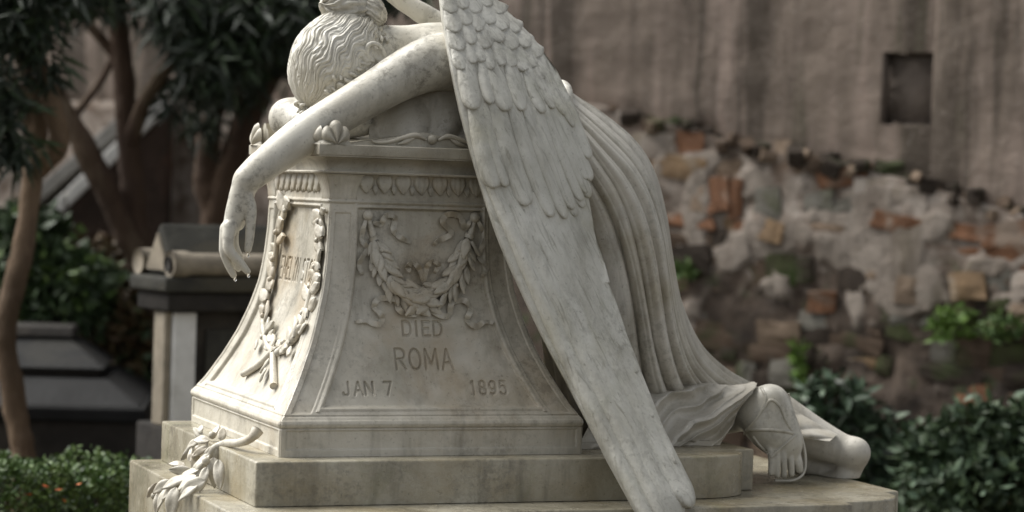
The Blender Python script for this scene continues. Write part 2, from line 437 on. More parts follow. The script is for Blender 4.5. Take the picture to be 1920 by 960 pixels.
def carve(t, z, segs, half=0.0042, depth=0.0085):
    out = np.zeros_like(t)
    S = np.array(segs); lo = S.min((0, 1)) - 0.01; hi = S.max((0, 1)) + 0.01
    m = (t > lo[0]) & (t < hi[0]) & (z > lo[1]) & (z < hi[1])
    P = np.stack([t[m], z[m]], 1); best = np.full(len(P), 9.0)
    for a, b in S:
        ab = b - a; u = np.clip(((P - a) @ ab) / (ab @ ab + 1e-12), 0, 1)
        best = np.minimum(best, np.linalg.norm(P - a - u[:, None] * ab, axis=1))
    out[m] = depth * np.clip(1 - best / half, 0, 1)
    return out
def ped_face(side, ncol, nrow, segs):
    hl = DY if side in ('front', 'back') else 0.0
    # columns: fixed fractions of the border band at both ends, the panel between
    nb = max(10, ncol // 6)
    qb = np.linspace(0, 1.12, nb)
    mid = np.linspace(-1, 1, ncol - 2 * nb + 2)[1:-1]
    z = np.unique(np.concatenate([np.linspace(0.8365, 1.60, nrow), [0.8495, 0.8505, 0.9125, 0.9135, 0.9295, 0.9305, 0.9555, 0.968]]))
    w = wz(z); halfw = w if side in ('front', 'back') else w + DY
    b = np.interp(z, [0.95, 1.50], [0.098, 0.078])
    b = np.where(z < 0.95, 0.098, b)
    T = np.zeros((ncol, len(z))); Q = np.zeros_like(T)
    for i in range(nb):
        T[i] = -(halfw - qb[i] * b); Q[i] = qb[i]; T[-1 - i] = halfw - qb[i] * b; Q[-1 - i] = qb[i]
    for i, s in enumerate(mid): T[nb + i] = s * (halfw - 1.12 * b); Q[nb + i] = 2
    Z = np.broadcast_to(z, T.shape)
    r = np.zeros_like(T)
    shaft = (Z > 0.9305) & (Z < 1.4975)
    inp = (sstep(1.0, 1.06, Q)) * sstep(0.960, 0.966, Z) * (1 - sstep(1.484, 1.490, Z))
    r -= 0.0085 * inp
    frame = (np.clip(1 - np.abs((Q - 0.93) / 0.075), 0, 1) ** 0.6) * ((Z > 0.952) & (Z < 1.4975))
    lowb = (np.clip(1 - np.abs((Z - 0.9605) / 0.0065), 0, 1) ** 0.6) * (Q > 0.93)
    topb = (np.clip(1 - np.abs((Z - 1.489) / 0.006), 0, 1) ** 0.6) * (Q > 0.93)
    r += 0.0045 * np.maximum(np.maximum(frame, lowb), topb)
    sunk = sstep(0.19, 0.23, Q) * (1 - sstep(0.74, 0.78, Q)) * sstep(0.946, 0.951, Z) * (1 - sstep(1.470, 1.475, Z))
    r -= 0.0035 * np.where(Q < 0.9, sunk, 0)
    r -= 0.0030 * np.exp(-((Z - 0.9415) / 0.0016) ** 2)
    bead = np.clip(1 - np.abs((Z - 0.9215) / 0.0095), 0, 1) ** 0.5
    r += 0.005 * bead
    r -= 0.0040 * np.exp(-((Z - 0.9105) / 0.0016) ** 2)
    Aed = halfw[None] - np.abs(T)
    r -= 0.0045 * sstep(0.854, 0.857, Z) * (1 - sstep(0.903, 0.906, Z)) * sstep(0.016, 0.020, Aed)
    r -= 0.0040 * (1 - sstep(0.0, 0.006, Aed))
    r += 0.0055 * np.clip(1 - np.abs((Z - 1.5035) / 0.0055), 0, 1) ** 0.5
    zz = np.stack([T, Z, np.full_like(T, len(side))], -1)
    r += 0.0012 * fbm(zz * 9, 4) + 0.0006 * fbm(zz * 45, 3)
    for s in segs: r -= carve(T, Z, s)
    H = np.broadcast_to(w, T.shape) + (DY if side in ('front', 'back') else 0) + r
    P = np.zeros(T.shape + (3,)); P[..., 2] = Z
    if side == 'front': P[..., 0] = T; P[..., 1] = -H
    elif side == 'back': P[..., 0] = -T; P[..., 1] = H
    elif side == 'left': P[..., 0] = -H; P[..., 1] = -T
    else: P[..., 0] = H; P[..., 1] = T
    return grid(P)
def px_text(txt, x0, x1, ytop, ybot, side='front'):
    a = face_pt(x0, ybot, side); b = face_pt(x1, ybot, side); c = face_pt((x0 + x1) / 2, ytop, side)
    k = 0 if side == 'front' else 1; sg = 1 if side == 'front' else -1
    zb_ = 0.5 * (a[2] + b[2])
    return text_segments(txt, (sg * a[k], zb_), (sg * b[k], zb_), c[2] - zb_)
front_txt = [px_text('DIED', 757, 829, 603, 630), px_text('ROMA', 745, 849, 655, 693), px_text('JAN 7', 645, 738, 717, 741), px_text('1895', 885, 953, 715, 740)]
left_txt = [px_text('EMELYN STORY', 520, 593, 485, 527, 'left')]
for side, nc, nr, tx in (('front', 560, 500, front_txt), ('left', 420, 420, left_txt), ('right', 90, 160, []), ('back', 60, 90, [])):
    mobj('carved_face', *ped_face(side, nc, nr, tx), MAT['pedestal'], PED)
# cornice and lid
def square_rings(prof, nper=1):
    P = []
    for w, z in prof: P.append([(-w, -w - DY, z), (w, -w - DY, z), (w, w + DY, z), (-w, w + DY, z)])
    return grid(np.array(P, float), cv=True)
prof = [(0.255, 1.560), (0.262, 1.5775), (0.286, 1.5785), (0.2875, 1.5820), (0.286, 1.5850), (0.264, 1.5860), (0.2645, 1.5915), (0.267, 1.5985), (0.2715, 1.6060),
        (0.279, 1.6125), (0.289, 1.6180), (0.297, 1.6210), (0.302, 1.6225), (0.302, 1.6260), (0.3055, 1.6270), (0.3065, 1.6300), (0.3065, 1.6535), (0.3040, 1.6560), (0.15, 1.6565), (0.001, 1.6565)]
me = mesh_data('cornice', *square_rings(prof), MAT['pedestal'], True); me.set_sharp_from_angle(angle=math.radians(25)); link('cornice', me, PED)
n = 90; lx = np.linspace(-0.285, 0.285, n); ly = np.linspace(-0.325, 0.325, n)
def gab(u): return 0.040 * np.clip(1 - np.abs(u) / 0.235, 0, 1) ** 1.15
P = np.zeros((n, n, 3)); P[..., 0] = lx[:, None]; P[..., 1] = ly[None]
P[..., 2] = 1.657 + np.maximum(gab(P[..., 0]), gab(P[..., 1]))
P2 = np.zeros((n + 2, n + 2, 3)); P2[1:-1, 1:-1] = P
P2[0, 1:-1] = P[0]; P2[-1, 1:-1] = P[-1]; P2[1:-1, 0] = P[:, 0]; P2[1:-1, -1] = P[:, -1]
P2[0, 0] = P[0, 0]; P2[0, -1] = P[0, -1]; P2[-1, 0] = P[-1, 0]; P2[-1, -1] = P[-1, -1]
for sl in ((0, slice(None)), (-1, slice(None)), (slice(None), 0), (slice(None), -1)): P2[sl + (2,)] = 1.6555
me = mesh_data('lid', *grid(P2), MAT['pedestal'], True); me.set_sharp_from_angle(angle=math.radians(30)); link('lid', me, PED)
# ornament on the front gable: boss with scrolling leaves
def ball(c, r, nu=12, nv=8, sq=(1, 1, 1)):
    a = np.linspace(0, 2 * np.pi, nu, endpoint=False); b = np.linspace(-np.pi / 2, np.pi / 2, nv)
    P = np.stack([np.cos(b)[None] * np.cos(a)[:, None], np.cos(b)[None] * np.sin(a)[:, None], np.sin(b)[None] + 0 * a[:, None]], -1) * r * np.array(sq) + np.array(c)
    return grid(P, cu=True)
v, f = ball((0, 0, 0), 1.0, 14, 9); BALL = mesh_data('boss', v, f, MAT['pedestal'])
def put_ball(name, p, r, parent, me=None):
    M = Matrix.Translation(Vector([float(x) for x in p])) @ Matrix.Scale(r, 4)
    return place(name, me or BALL, parent, M)
put_ball('boss', (0.018, -0.328, 1.678), 0.014, PED)
for s in (-1, 1):
    pts = [(0.018 + s * 0.016, -0.328, 1.676), (0.018 + s * 0.045, -0.329, 1.688), (0.018 + s * 0.08, -0.329, 1.681), (0.018 + s * 0.12, -0.329, 1.668), (0.018 + s * 0.16, -0.329, 1.664), (0.018 + s * 0.175, -0.328, 1.672)]
    mobj('scroll', *tube_mesh(smooth_path(pts, 26), np.interp(np.linspace(0, 1, 26), [0, .2, .6, 1], [.003, .008, .005, .002]), 8), MAT['pedestal'], PED)
    pts = [(0.018 + s * 0.05, -0.329, 1.682), (0.018 + s * 0.075, -0.329, 1.670), (0.018 + s * 0.10, -0.329, 1.662)]
    mobj('scroll', *tube_mesh(smooth_path(pts, 14), np.interp(np.linspace(0, 1, 14), [0, .5, 1], [.003, .008, .002]), 8), MAT['pedestal'], PED)
# palmettes on the corners
def palmette():
    na, nr = 71, 16; a = np.linspace(-0.05, np.pi + 0.05, na); out = []
    for back in (0, 1):
        P = np.zeros((na, nr, 3)); rr = np.linspace(0, 1, nr)
        lobe = np.abs(np.cos((a - np.pi / 2) * 3.5)); edge = 0.80 + 0.20 * lobe ** 0.5
        edge = edge * (1 + 0.12 * np.sin(a) ** 2)
        R_ = rr[None] * edge[:, None]
        P[..., 0] = 0.045 * R_ * np.cos(a)[:, None]; P[..., 2] = 0.058 * R_ * np.clip(np.sin(a), -0.03, 1)[:, None]
        h = (lobe[:, None] ** 0.8) * (0.013 * np.sin(np.pi * np.clip(rr, 0, 1)) ** 0.6)[None] + 0.012 + 0.010 * (1 - rr[None]) ** 2 - 0.004 * sstep(.85, 1, rr)[None]
        P[..., 1] = -h if not back else 0.012
        out.append(grid(P, flip=bool(back)))
    P = np.zeros((na, 2, 3))
    return join(out)
v, f = palmette(); PALM = mesh_data('palmette', v, f, MAT['pedestal'])
for sx in (-1, 1):
    for sy in (-1, 1):
        M = Matrix.Translation((sx * 0.258, sy * 0.328, 1.655)) @ Matrix.Rotation(0 if sy < 0 else math.pi, 4, 'Z'); place('palmette', PALM, PED, M)
        M = Matrix.Translation((sx * 0.288, sy * 0.298, 1.655)) @ Matrix.Rotation(sx * math.pi / 2, 4, 'Z'); place('palmette', PALM, PED, M)
# corner capitals
def capital():
    ns = 4 * 30; a = np.linspace(0, 1, ns, endpoint=False); zz = np.linspace(0, 1, 14); P = np.zeros((14, ns, 3))
    for k, t in enumerate(zz):
        hs = 0.0395 + 0.017 * t ** 2.2 + (0.003 if t > 0.93 else 0)
        for j, u in enumerate(a):
            s, q = int(u * 4), (u * 4) % 1.0; e = (q * 2 - 1)
            fl = 0.0026 * abs(math.sin(q * math.pi * 6)) ** 0.6 * (1 if 0.04 < t < 0.9 else 0)
            d = hs - 0.003 + fl
            c = [(e * hs, -d), (d, e * hs), (-e * hs, d), (-d, -e * hs)][s]
            P[k, j] = (c[0], c[1], 1.508 + 0.069 * t)
    return grid(P, cv=True)
v, f = capital(); CAP = mesh_data('capital', v, f, MAT['pedestal'])
for sx in (-1, 1):
    for sy in (-1, 1): place('capital', CAP, PED, Matrix.Translation((sx * (0.257 - 0.036), sy * (0.257 + DY - 0.036), 0)))
# frieze leaves and darts
def tongue(w=0.0235, L=0.050, h=0.010):
    nu, nv = 11, 12; P = np.zeros((nu + 2, nv, 3)); u = np.linspace(-1, 1, nu); t = np.linspace(0, 1, nv)
    wd = w * np.where(t < 0.40, 0.86 + 0.14 * np.sin(t / .4 * np.pi / 2), np.clip(1 - ((t - 0.40) / 0.60) ** 1.5, 0, 1) ** .8)
    for i, x in enumerate(u):
        P[i + 1, :, 0] = x * wd; P[i + 1, :, 1] = -t * L - 0.004 * (1 - abs(x)) * t
        P[i + 1, :, 2] = h * (0.35 + 0.65 * (1 - abs(x) ** 2.5)) * (0.6 + 0.5 * np.sin(np.pi * t * 0.9)) - 0.0025 * math.exp(-(x / 0.12) ** 2) + 0.002 * math.cos(x * 9)
    P[0] = P[1]; P[-1] = P[-2]; P[0, :, 2] = -0.003; P[-1, :, 2] = -0.003
    return grid(P)
v, f = tongue(); TNG = mesh_data('frieze_leaf', v, f, MAT['pedestal']); v, f = tongue(0.008, 0.022, 0.006); DART = mesh_data('frieze_dart', v, f, MAT['pedestal'])
for side, nv_, base_d in (('front', (0, -1, 0), 0.257 + DY), ('left', (-1, 0, 0), 0.257), ('right', (1, 0, 0), 0.257)):
    nl = 7 if side == 'front' else 8; span = 0.184 if side == 'front' else 0.225
    for i in range(nl):
        t = -span + (2 * i + 1) * span / nl
        for nm, me_, tt, z in (('frieze_leaf', TNG, t, 1.5775), ('frieze_dart', DART, t + span / nl, 1.547)):
            if nm == 'frieze_dart' and i == nl - 1: continue
            p = (tt, -base_d, z) if side == 'front' else ((-base_d, -tt, z) if side == 'left' else (base_d, tt, z))
            xd = (1, 0, 0) if side == 'front' else ((0, -1, 0) if side == 'left' else (0, 1, 0))
            place(nm, me_, PED, frame_m(p, xd, nv_))
# garlands: leaves, berries, ribbons laid on the carved faces
def leaf_mesh(name, mat, width=0.22, dome=0.10, lobed=0.0, curl=0.08, seed=0, edge=0.10):
    nt_, nu = (12 if not lobed else 22), 7; t = np.linspace(0, 1, nt_); u = np.linspace(-1, 1, nu); P = np.zeros((nt_, nu + 2, 3))
    wd = width * np.sin(np.pi * np.clip(t * 0.97 + 0.03, 0, 1) ** 0.8) ** 0.75 * (1 - lobed * 0.5 * (0.5 + 0.5 * np.cos(t * 22)))
    wd[-1] = 0.004; wd[0] = 0.03
    for j, x in enumerate(u):
        P[:, j + 1, 0] = t; P[:, j + 1, 1] = x * wd
        P[:, j + 1, 2] = dome * (1 - abs(x) ** 2 * 0.75) * np.sin(np.pi * (0.12 + 0.8 * t)) - 0.035 * np.exp(-(x / 0.25) ** 2) + curl * t ** 2 + 0.02 * np.sin(t * 9 + x * 2 + seed)
    P[:, 0] = P[:, 1]; P[:, -1] = P[:, -2]; P[:, 0, 2] -= edge; P[:, -1, 2] -= edge
    return mesh_data(name, *grid(P), mat)
LEAF = [leaf_mesh('leaf', MAT['pedestal'], 0.20 + 0.03 * k, 0.13, 0, 0.06 + 0.04 * k, k) for k in range(3)]
def put_leaf(px, py, ang, Lpx, side='front', h=0.006, me=None, parent=PED, name='leaf', wide=1.0, roll=0.0):
    # ang: photo angle of the leaf direction (0 = right, 90 = down)
    p = face_pt(px, py, side, h); p2 = face_pt(px + 4 * math.cos(math.radians(ang)), py + 4 * math.sin(math.radians(ang)), side, h)
    L = Lpx / 4 * np.linalg.norm(p2 - p) if side == 'front' else Lpx * PXM; n = Vector(face_n(p[2], side))
    n = Matrix.Rotation(roll, 3, Vector(p2 - p)) @ n
    return place(name, me or random.choice(LEAF), parent, frame_m(p, p2 - p, n, L, L * wide, max(L, 0.045) * 0.9))
def ribbon(pxpath, wid, side='front', h0=0.009, amp=0.006, name='ribbon', fork=True):
    n = 10 * len(pxpath); q = smooth_path(pxpath, n); P = []
    for i in range(n):
        h = h0 + amp * math.sin(i * 0.45)
        P.append(face_pt(q[i, 0], q[i, 1], side, h))
    P = np.array(P); T = np.gradient(P, axis=0); T /= np.linalg.norm(T, axis=1)[:, None]
    N = np.array([face_n(p[2], side) for p in P]); S = np.cross(N, T); S /= np.linalg.norm(S, axis=1)[:, None]
    tw = 0.5 * np.sin(np.arange(n) * 0.33 + 0.6)
    S = S * np.cos(tw)[:, None] + N * np.sin(tw)[:, None]; K = np.cross(T, S)
    w_ = wid * np.interp(np.linspace(0, 1, n), [0, .15, .85, 1], [.6, 1, 1, .5])
    ring = np.stack([P + S * w_[:, None] + K * 0.0018, P - S * w_[:, None] + K * 0.0018, P - S * w_[:, None] - K * 0.0018, P + S * w_[:, None] - K * 0.0018], 1)
    me = mesh_data(name, *grid(ring, cv=True), MAT['pedestal']); me.set_sharp_from_angle(angle=math.radians(50))
    return link(name, me, PED)
for bx, by in ((690, 404), (890, 408)): put_ball('boss', face_pt(bx, by, 'front', 0.010), 0.0145, PED)
def stem(pxpath, r0, r1, side='front', h=0.008, name='stem', parent=PED, n=14):
    q = smooth_path(pxpath, n); P = np.array([face_pt(a, b, side, h) for a, b in q])
    return mobj(name, *tube_mesh(P, np.linspace(r0, r1, n), 9), MAT['pedestal'], parent)
stem([(691, 412), (697, 432), (702, 446)], 0.007, 0.011); stem([(889, 416), (884, 434), (880, 446)], 0.007, 0.011)
stem([(699, 443), (703, 450)], 0.0135, 0.0135, n=4); stem([(881, 440), (878, 448)], 0.0135, 0.0135, n=4)
swL = [(704, 452), (712, 486), (728, 520), (752, 545), (785, 558), (808, 560)]; swR = [(878, 448), (872, 480), (860, 512), (838, 538), (808, 554), (786, 558)]
for sw in (swL, swR):
    q = smooth_path(sw, 60)
    stem([tuple(x) for x in sw], 0.010, 0.012, h=0.004)
    for i, k in enumerate(np.linspace(0, 54, 13).astype(int)):
        d = q[min(k + 3, 59)] - q[k]; a = math.degrees(math.atan2(d[1], d[0])); t = k / 59
        for off, sd in ((-34, -1), (8, 0), (36, 1)):
            if random.random() < 0.12: continue
            nrm = np.array([-d[1], d[0]]) / np.linalg.norm(d)
            c = q[k] + nrm * sd * (4 + 5 * t) + np.array([random.uniform(-3, 3), random.uniform(-3, 3)])
            put_leaf(c[0], c[1], a + off * (0.8 if sd else 1) + random.uniform(-9, 9), random.uniform(31, 43), h=0.010 + 0.012 * (sd == 0) + random.uniform(0, .012), roll=sd * .55 + random.uniform(-.4, .4))
    for k in np.linspace(6, 54, 9).astype(int):
        put_ball('berry', face_pt(q[k, 0] + random.uniform(-14, 14), q[k, 1] + random.uniform(-10, 10), 'front', 0.022), 0.0062, PED)
ribbon([(700, 416), (714, 420), (724, 404), (740, 408), (738, 432), (750, 444), (770, 456)], 0.008)
ribbon([(882, 414), (872, 428), (862, 406), (840, 402), (830, 416), (846, 438), (824, 450), (812, 460)], 0.008)
ribbon([(686, 412), (678, 448), (688, 466), (674, 494), (680, 516)], 0.007)
ribbon([(896, 412), (908, 446), (898, 480), (912, 500), (904, 520)], 0.007)
ribbon([(794, 528), (786, 504), (774, 494), (764, 500), (770, 512)], 0.0075, h0=.016); ribbon([(796, 528), (800, 502), (812, 490), (822, 498), (814, 512)], 0.0075, h0=.016)
ribbon([(798, 566), (790, 584), (765, 590), (748, 580), (740, 562), (712, 560), (702, 576), (716, 592), (710, 608), (684, 602), (666, 604)], 0.008)
ribbon([(800, 566), (812, 586), (840, 592), (848, 568), (872, 564), (882, 582), (876, 600), (892, 612), (908, 604), (926, 606)], 0.008)
# left face: two branches of leaves and berries crossing below
brA = [(531, 382), (522, 420), (519, 460), (513, 505), (500, 560), (494, 610), (502, 645), (514, 662)]
brB = [(603, 398), (602, 440), (597, 480), (592, 520), (580, 560), (570, 600), (552, 634), (520, 662)]
for br in (brA, brB):
    stem(br, 0.007, 0.011, 'left', 0.010, n=30); q = smooth_path(br, 60)
    for k in np.linspace(0, 57, 19).astype(int):
        d = q[k] - q[min(k + 3, 59)] if k < 57 else q[k - 3] - q[k]; a = math.degrees(math.atan2(d[1], d[0]))
        put_leaf(q[k, 0] + random.uniform(-4, 4), q[k, 1], a + random.choice((-1, 1)) * random.uniform(15, 60), random.uniform(30, 50), 'left', 0.010 + random.uniform(0, .010), wide=1.25, roll=random.uniform(-.35, .35))
    for k in np.linspace(4, 55, 7).astype(int):
        put_ball('berry', face_pt(q[k, 0] + random.uniform(-9, 9), q[k, 1] + random.uniform(-8, 8), 'left', 0.018), random.uniform(.007, .010), PED)
stem([(520, 650), (490, 680), (456, 702)], 0.011, 0.009, 'left', 0.011); stem([(512, 655), (512, 690), (513, 724)], 0.009, 0.011, 'left', 0.011)
for x, y, a in ((505, 672, 120), (498, 690, 110), (520, 640, 60), (530, 650, 20), (480, 640, 80), (508, 640, 250), (540, 655, 60)):
    put_leaf(x, y, a, 34, 'left', 0.016, wide=1.2, roll=random.uniform(-.4, .4))

# ------------------------------------------------------------------ the mourning winged figure
ANG = local_thing('angel_statue', 'weathered white marble winged mourner slumped face down over the carved pedestal', 'statue', ZB)
def L3(px, py, ly): return loc(px, py, ly=ly)
K = PXM
body = Clay(L3(385, 560, -0.30) - np.array([0.02, 0.16, 0.02]), np.array([0.72, 0.34, 2.10]), 0.0042)
# near arm lying over the cornice, hand hanging
arm = [(880, 124, -.17, 60), (838, 116, -.205, 57), (800, 122, -.225, 52), (755, 142, -.235, 46.5), (712, 167, -.245, 42), (660, 198, -.252, 39.5), (612, 227, -.258, 38), (565, 258, -.265, 37.5),
       (525, 287, -.275, 34), (488, 316, -.285, 28.5), (464, 336, -.290, 24)]
body.chain([(L3(x, y, l), r * K) for x, y, l, r in arm], 0.03)
hand = [(488, 316, -.285, 27), (464, 336, -.290, 23), (453, 354, -.292, 20), (446, 380, -.292, 19.5), (439, 408, -.290, 18.5), (432, 432, -.288, 14)]
body.chain([(L3(x, y, l), r * K) for x, y, l, r in hand], 0.015)
body.chain([(L3(462, 352, -.270), 17 * K), (L3(458, 385, -.262), 16 * K), (L3(446, 420, -.258), 13 * K)], 0.02)       # width of the palm
def finger(pts): body.chain([(L3(x, y, l), r * K) for x, y, l, r in pts], 0.005)
finger([(462, 366, -.300, 13), (470, 392, -.306, 11.5), (470, 416, -.308, 9.8), (468, 446, -.308, 8.6), (465, 468, -.306, 7)])           # thumb
finger([(431, 424, -.303, 12.5), (428, 450, -.308, 10.8), (431, 470, -.309, 9.8), (448, 490, -.309, 8.6), (464, 509, -.307, 6.6)])           # index
finger([(424, 428, -.282, 12), (421, 456, -.283, 10.4), (421, 474, -.283, 9.4), (429, 497, -.283, 8.2), (438, 516, -.283, 6.6)])             # middle
finger([(430, 428, -.258, 11.5), (429, 454, -.256, 9.8), (431, 472, -.256, 9), (440, 490, -.256, 8), (447, 504, -.256, 6.4)])            # ring
finger([(440, 424, -.236, 10), (439, 446, -.233, 8.6), (441, 462, -.233, 7.8), (447, 476, -.233, 7), (452, 487, -.233, 5.8)])             # little
# back, shoulders, neck
body.chain([(L3(812, 112, -.06), 66 * K), (L3(865, 130, -.02), 86 * K), (L3(930, 190, 0.0), 88 * K), (L3(990, 240, 0.0), 78 * K)], 0.05)
body.chain([(L3(870, 105, .12), 70 * K), (L3(800, 130, .19), 55 * K), (L3(700, 170, .20), 44 * K), (L3(600, 205, .15), 40 * K), (L3(542, 222, .06), 37 * K)], 0.03)   # far arm folded under the head
body.chain([(L3(542, 222, .06), 37 * K), (L3(600, 235, -.06), 33 * K), (L3(680, 228, -.12), 28 * K)], 0.02)
body.chain([(L3(820, 95, -.07), 48 * K), (L3(765, 90, -.07), 44 * K), (L3(715, 92, -.07), 46 * K)], 0.04)             # neck
body.chain([(L3(722, 100, -.075), 40 * K), (L3(712, 122, -.085), 41 * K), (L3(690, 160, -.07), 38 * K), (L3(665, 185, -.06), 30 * K)], 0.03)           # jaw and face, pressed on the arm
body.cone(L3(640, 205, -.07), 12 * K, L3(620, 200, -.06), 9 * K, 0.012)                                              # nose
body.ell(L3(628, 120, -.055), np.eye(3), (0.118, 0.112, 0.118), 0.02)                                                # skull
V, Q = body.mesh(); V = relax(V, Q, 2, 0.5)
mobj('body', V, Q, MAT['statue'], ANG)
bodyVQ = (V, Q)
# hair: strands run from the brow to the knot behind
def ell_grid(c, pole, side, radii, nu, nv, disp):
    p = np.asarray(pole, float); p /= np.linalg.norm(p); s = np.asarray(side, float); s = s - p * (s @ p); s /= np.linalg.norm(s); t = np.cross(p, s)
    a = np.linspace(0, 2 * np.pi, nu, endpoint=False); b = np.linspace(0.02, np.pi - 0.02, nv)
    Aa, Bb = np.meshgrid(a, b, indexing='ij')
    d = disp(Aa, Bb)
    n = np.stack([np.sin(Bb) * np.cos(Aa), np.sin(Bb) * np.sin(Aa), -np.cos(Bb)], -1)
    q = n * (np.array(radii) + 0 * n) * (1 + d[..., None])
    P = np.asarray(c) + q[..., 0:1] * s + q[..., 1:2] * t + q[..., 2:3] * p
    return grid(P, cu=True, flip=True)
brow = L3(560, 200, -.06); knot = L3(668, 30, -.05)
hc = L3(633, 116, -.055)
def strands(a, b):
    q = np.stack([np.cos(a) * 1.6, np.sin(a) * 1.6, b * 1.5], -1)
    wv = a + 0.20 * fbm(q * 1.2, 3, 5) + 0.055 * np.sin(b * 11 + 5 * np.sin(a * 2) + 2 * fbm(q, 2, 3)) * np.sin(b)
    f1 = 1 - np.abs(np.sin(wv * 12 + 1.5 * fbm(q, 2, 9)))
    f2 = 1 - np.abs(np.sin(wv * 29 + 3 * fbm(q * 2, 2, 19)))
    f3 = 1 - np.abs(np.sin(wv * 55 + 4 * fbm(q * 3, 2, 29)))
    amp = np.sin(b) ** 0.5
    return (-0.040 * f1 ** 1.5 - 0.040 * f2 ** 1.2 - 0.022 * f3) * amp * (0.8 + 0.4 * fbm(q * 1.7, 2, 31)) + 0.040 * fbm(q * 1.3, 3, 41) + 0.045
v, f = ell_grid(hc, knot - brow, (0, -1, 0.2), (0.130, 0.126, 0.150), 560, 220, strands)
hairVQ = (v, f); HAIR = mobj('hair', v, f, MAT['statue'], ANG)
def knotd(a, b):
    q = np.stack([np.cos(a) * 1.5, np.sin(a) * 1.5, b], -1)
    tw = a * 3 + b * 2.2 + 0.8 * fbm(q, 2, 3)
    return 0.10 * np.abs(np.sin(tw)) ** 0.6 + 0.05 * np.sin(tw * 5 + 3 * fbm(q * 2, 2, 8)) + 0.14 * fbm(q * 1.7, 3, 77) - 0.05
parts = [ell_grid(L3(655, 14, -.06), (1, 0.1, -0.1), (0, -1, 0), (0.056, 0.050, 0.076), 110, 80, knotd),
         ell_grid(L3(700, 22, -.085), (0.5, 0.1, -0.8), (0, -1, 0), (0.036, 0.034, 0.044), 80, 60, knotd),
         ell_grid(L3(632, 6, -.03), (1, 0.6, 0.2), (0, -1, 0), (0.046, 0.05, 0.05), 80, 60, knotd)]
v, f = join(parts); mobj('hair_knot', v, f, MAT['statue'], HAIR)
from mathutils.bvhtree import BVHTree
oL = np.array([(_C - AX) @ EX, (_C - AX) @ EY, CAM_H])
def bvh_of(*vq):
    v, f = join(vq); return BVHTree.FromPolygons([tuple(x) for x in v], [tuple(int(k) for k in x) for x in f])
def hit(bv, px, py):
    d = ray(px, py); D = Vector((d @ EX, d @ EY, d[2])).normalized(); h = bv.ray_cast(Vector(oL), D)
    return None if h[0] is None else np.array(h[0])
headb = bvh_of(bodyVQ, hairVQ); hairb = bvh_of(hairVQ)
E0 = hit(headb, 705, 102)[1] - 0.002
ec = L3(705, 100, E0); earc = Clay(ec - 0.06, ec + 0.06, 0.0022)
er = smooth_path([(694, 113), (688, 100), (689, 87), (699, 81), (711, 86), (719, 98), (722, 111), (717, 120)], 20)
earc.chain([(L3(x, y, E0 - 0.004 - 0.012 * math.sin(i / 19 * math.pi)), (4.4 + 1.2 * (i > 16)) * K) for i, (x, y) in enumerate(er)], 0.004)
earc.cone(L3(704, 98, E0 + 0.008), 13 * K, L3(712, 112, E0 + 0.006), 10 * K, 0.006)
earc.cone(L3(702, 96, E0 - 0.012), 7 * K, L3(709, 105, E0 - 0.012), 6 * K, 0.005, cut=True)
earc.cone(L3(697, 108, E0 - 0.004), 4.5 * K, L3(700, 114, E0 - 0.006), 4 * K, 0.005)
v, f = earc.mesh(); mobj('ear', relax(v, f, 1), f, MAT['statue'], ANG)
# curls along the temple, round the ear and at the nape
cl = []
def curl(px, py, ly, r, turns, L, ang, tr):
    h_ = hit(hairb, px, py); ly = h_[1] - .003 if h_ is not None else ly; r *= .8
    n = 26; t = np.linspace(0, 1, n); c, s = math.cos(math.radians(ang)), math.sin(math.radians(ang))
    rr = r * (1 - 0.5 * t); u = L * t; a = turns * 2 * np.pi * t
    x = px + c * u - s * rr * np.sin(a); y = py + s * u + c * rr * np.sin(a); l = ly - rr * K * np.cos(a)
    cl.append((np.array([L3(x[i], y[i], l[i]) for i in range(n)]), np.interp(t, [0, .2, .8, 1], [.6, 1, .9, .3]) * tr, 8))
for args in ((684, 120, -.155, 7, 1.3, 20, 140, .0055), (676, 132, -.160, 8, 1.4, 22, 150, .006), (664, 140, -.158, 8, 1.3, 22, 135, .006), (652, 152, -.155, 8, 1.5, 22, 150, .006), (642, 162, -.150, 8, 1.3, 20, 120, .006),
             (690, 128, -.168, 6, 1.2, 16, 70, .005), (668, 150, -.168, 6, 1.2, 15, 110, .005), (640, 150, -.150, 7, 1.2, 18, 200, .0055), (628, 170, -.14, 8, 1.3, 20, 170, .0055),
             (716, 50, -.115, 7, 1.2, 24, 70, .0055), (722, 62, -.12, 8, 1.4, 24, 60, .006), (712, 66, -.135, 7, 1.2, 22, 40, .0055), (728, 48, -.09, 6, 1.2, 30, 75, .005), (704, 62, -.145, 6, 1.2, 22, 50, .005),
             (572, 196, -.11, 8, 1.3, 20, 110, .006), (560, 190, -.08, 8, 1.2, 22, 90, .006), (585, 200, -.13, 8, 1.2, 20, 60, .006), (600, 196, -.145, 7, 1.2, 20, 20, .0055)):
    curl(*args)
for c_ in cl: mobj('curl', *tube_mesh(*c_), MAT['statue'], HAIR)
# bodice cloth hanging under the arm
n1, n2 = 90, 70; P = np.zeros((n1, n2, 3))
for i, u in enumerate(np.linspace(0, 1, n1)):
    for j, t in enumerate(np.linspace(0, 1, n2)):
        x = 690 + 300 * u + 10 * (1 - t); y0 = 150 - 20 * u; y1 = 272 - 6 * math.sin(u * 3); y = y0 + (y1 - y0) * t
        fold = abs(math.sin(u * 15 + 2.2 * t + 1.4 * math.sin(u * 5 + t * 3)))
        ly = -0.08 - 0.11 * math.sin(math.pi * min(1, u * 1.1 + .05)) ** 0.7 - 0.05 * t - 0.028 * fold * (0.3 + t)
        P[i, j] = L3(x, y, ly)
mobj('bodice', *grid(P), MAT['dress'], ANG)

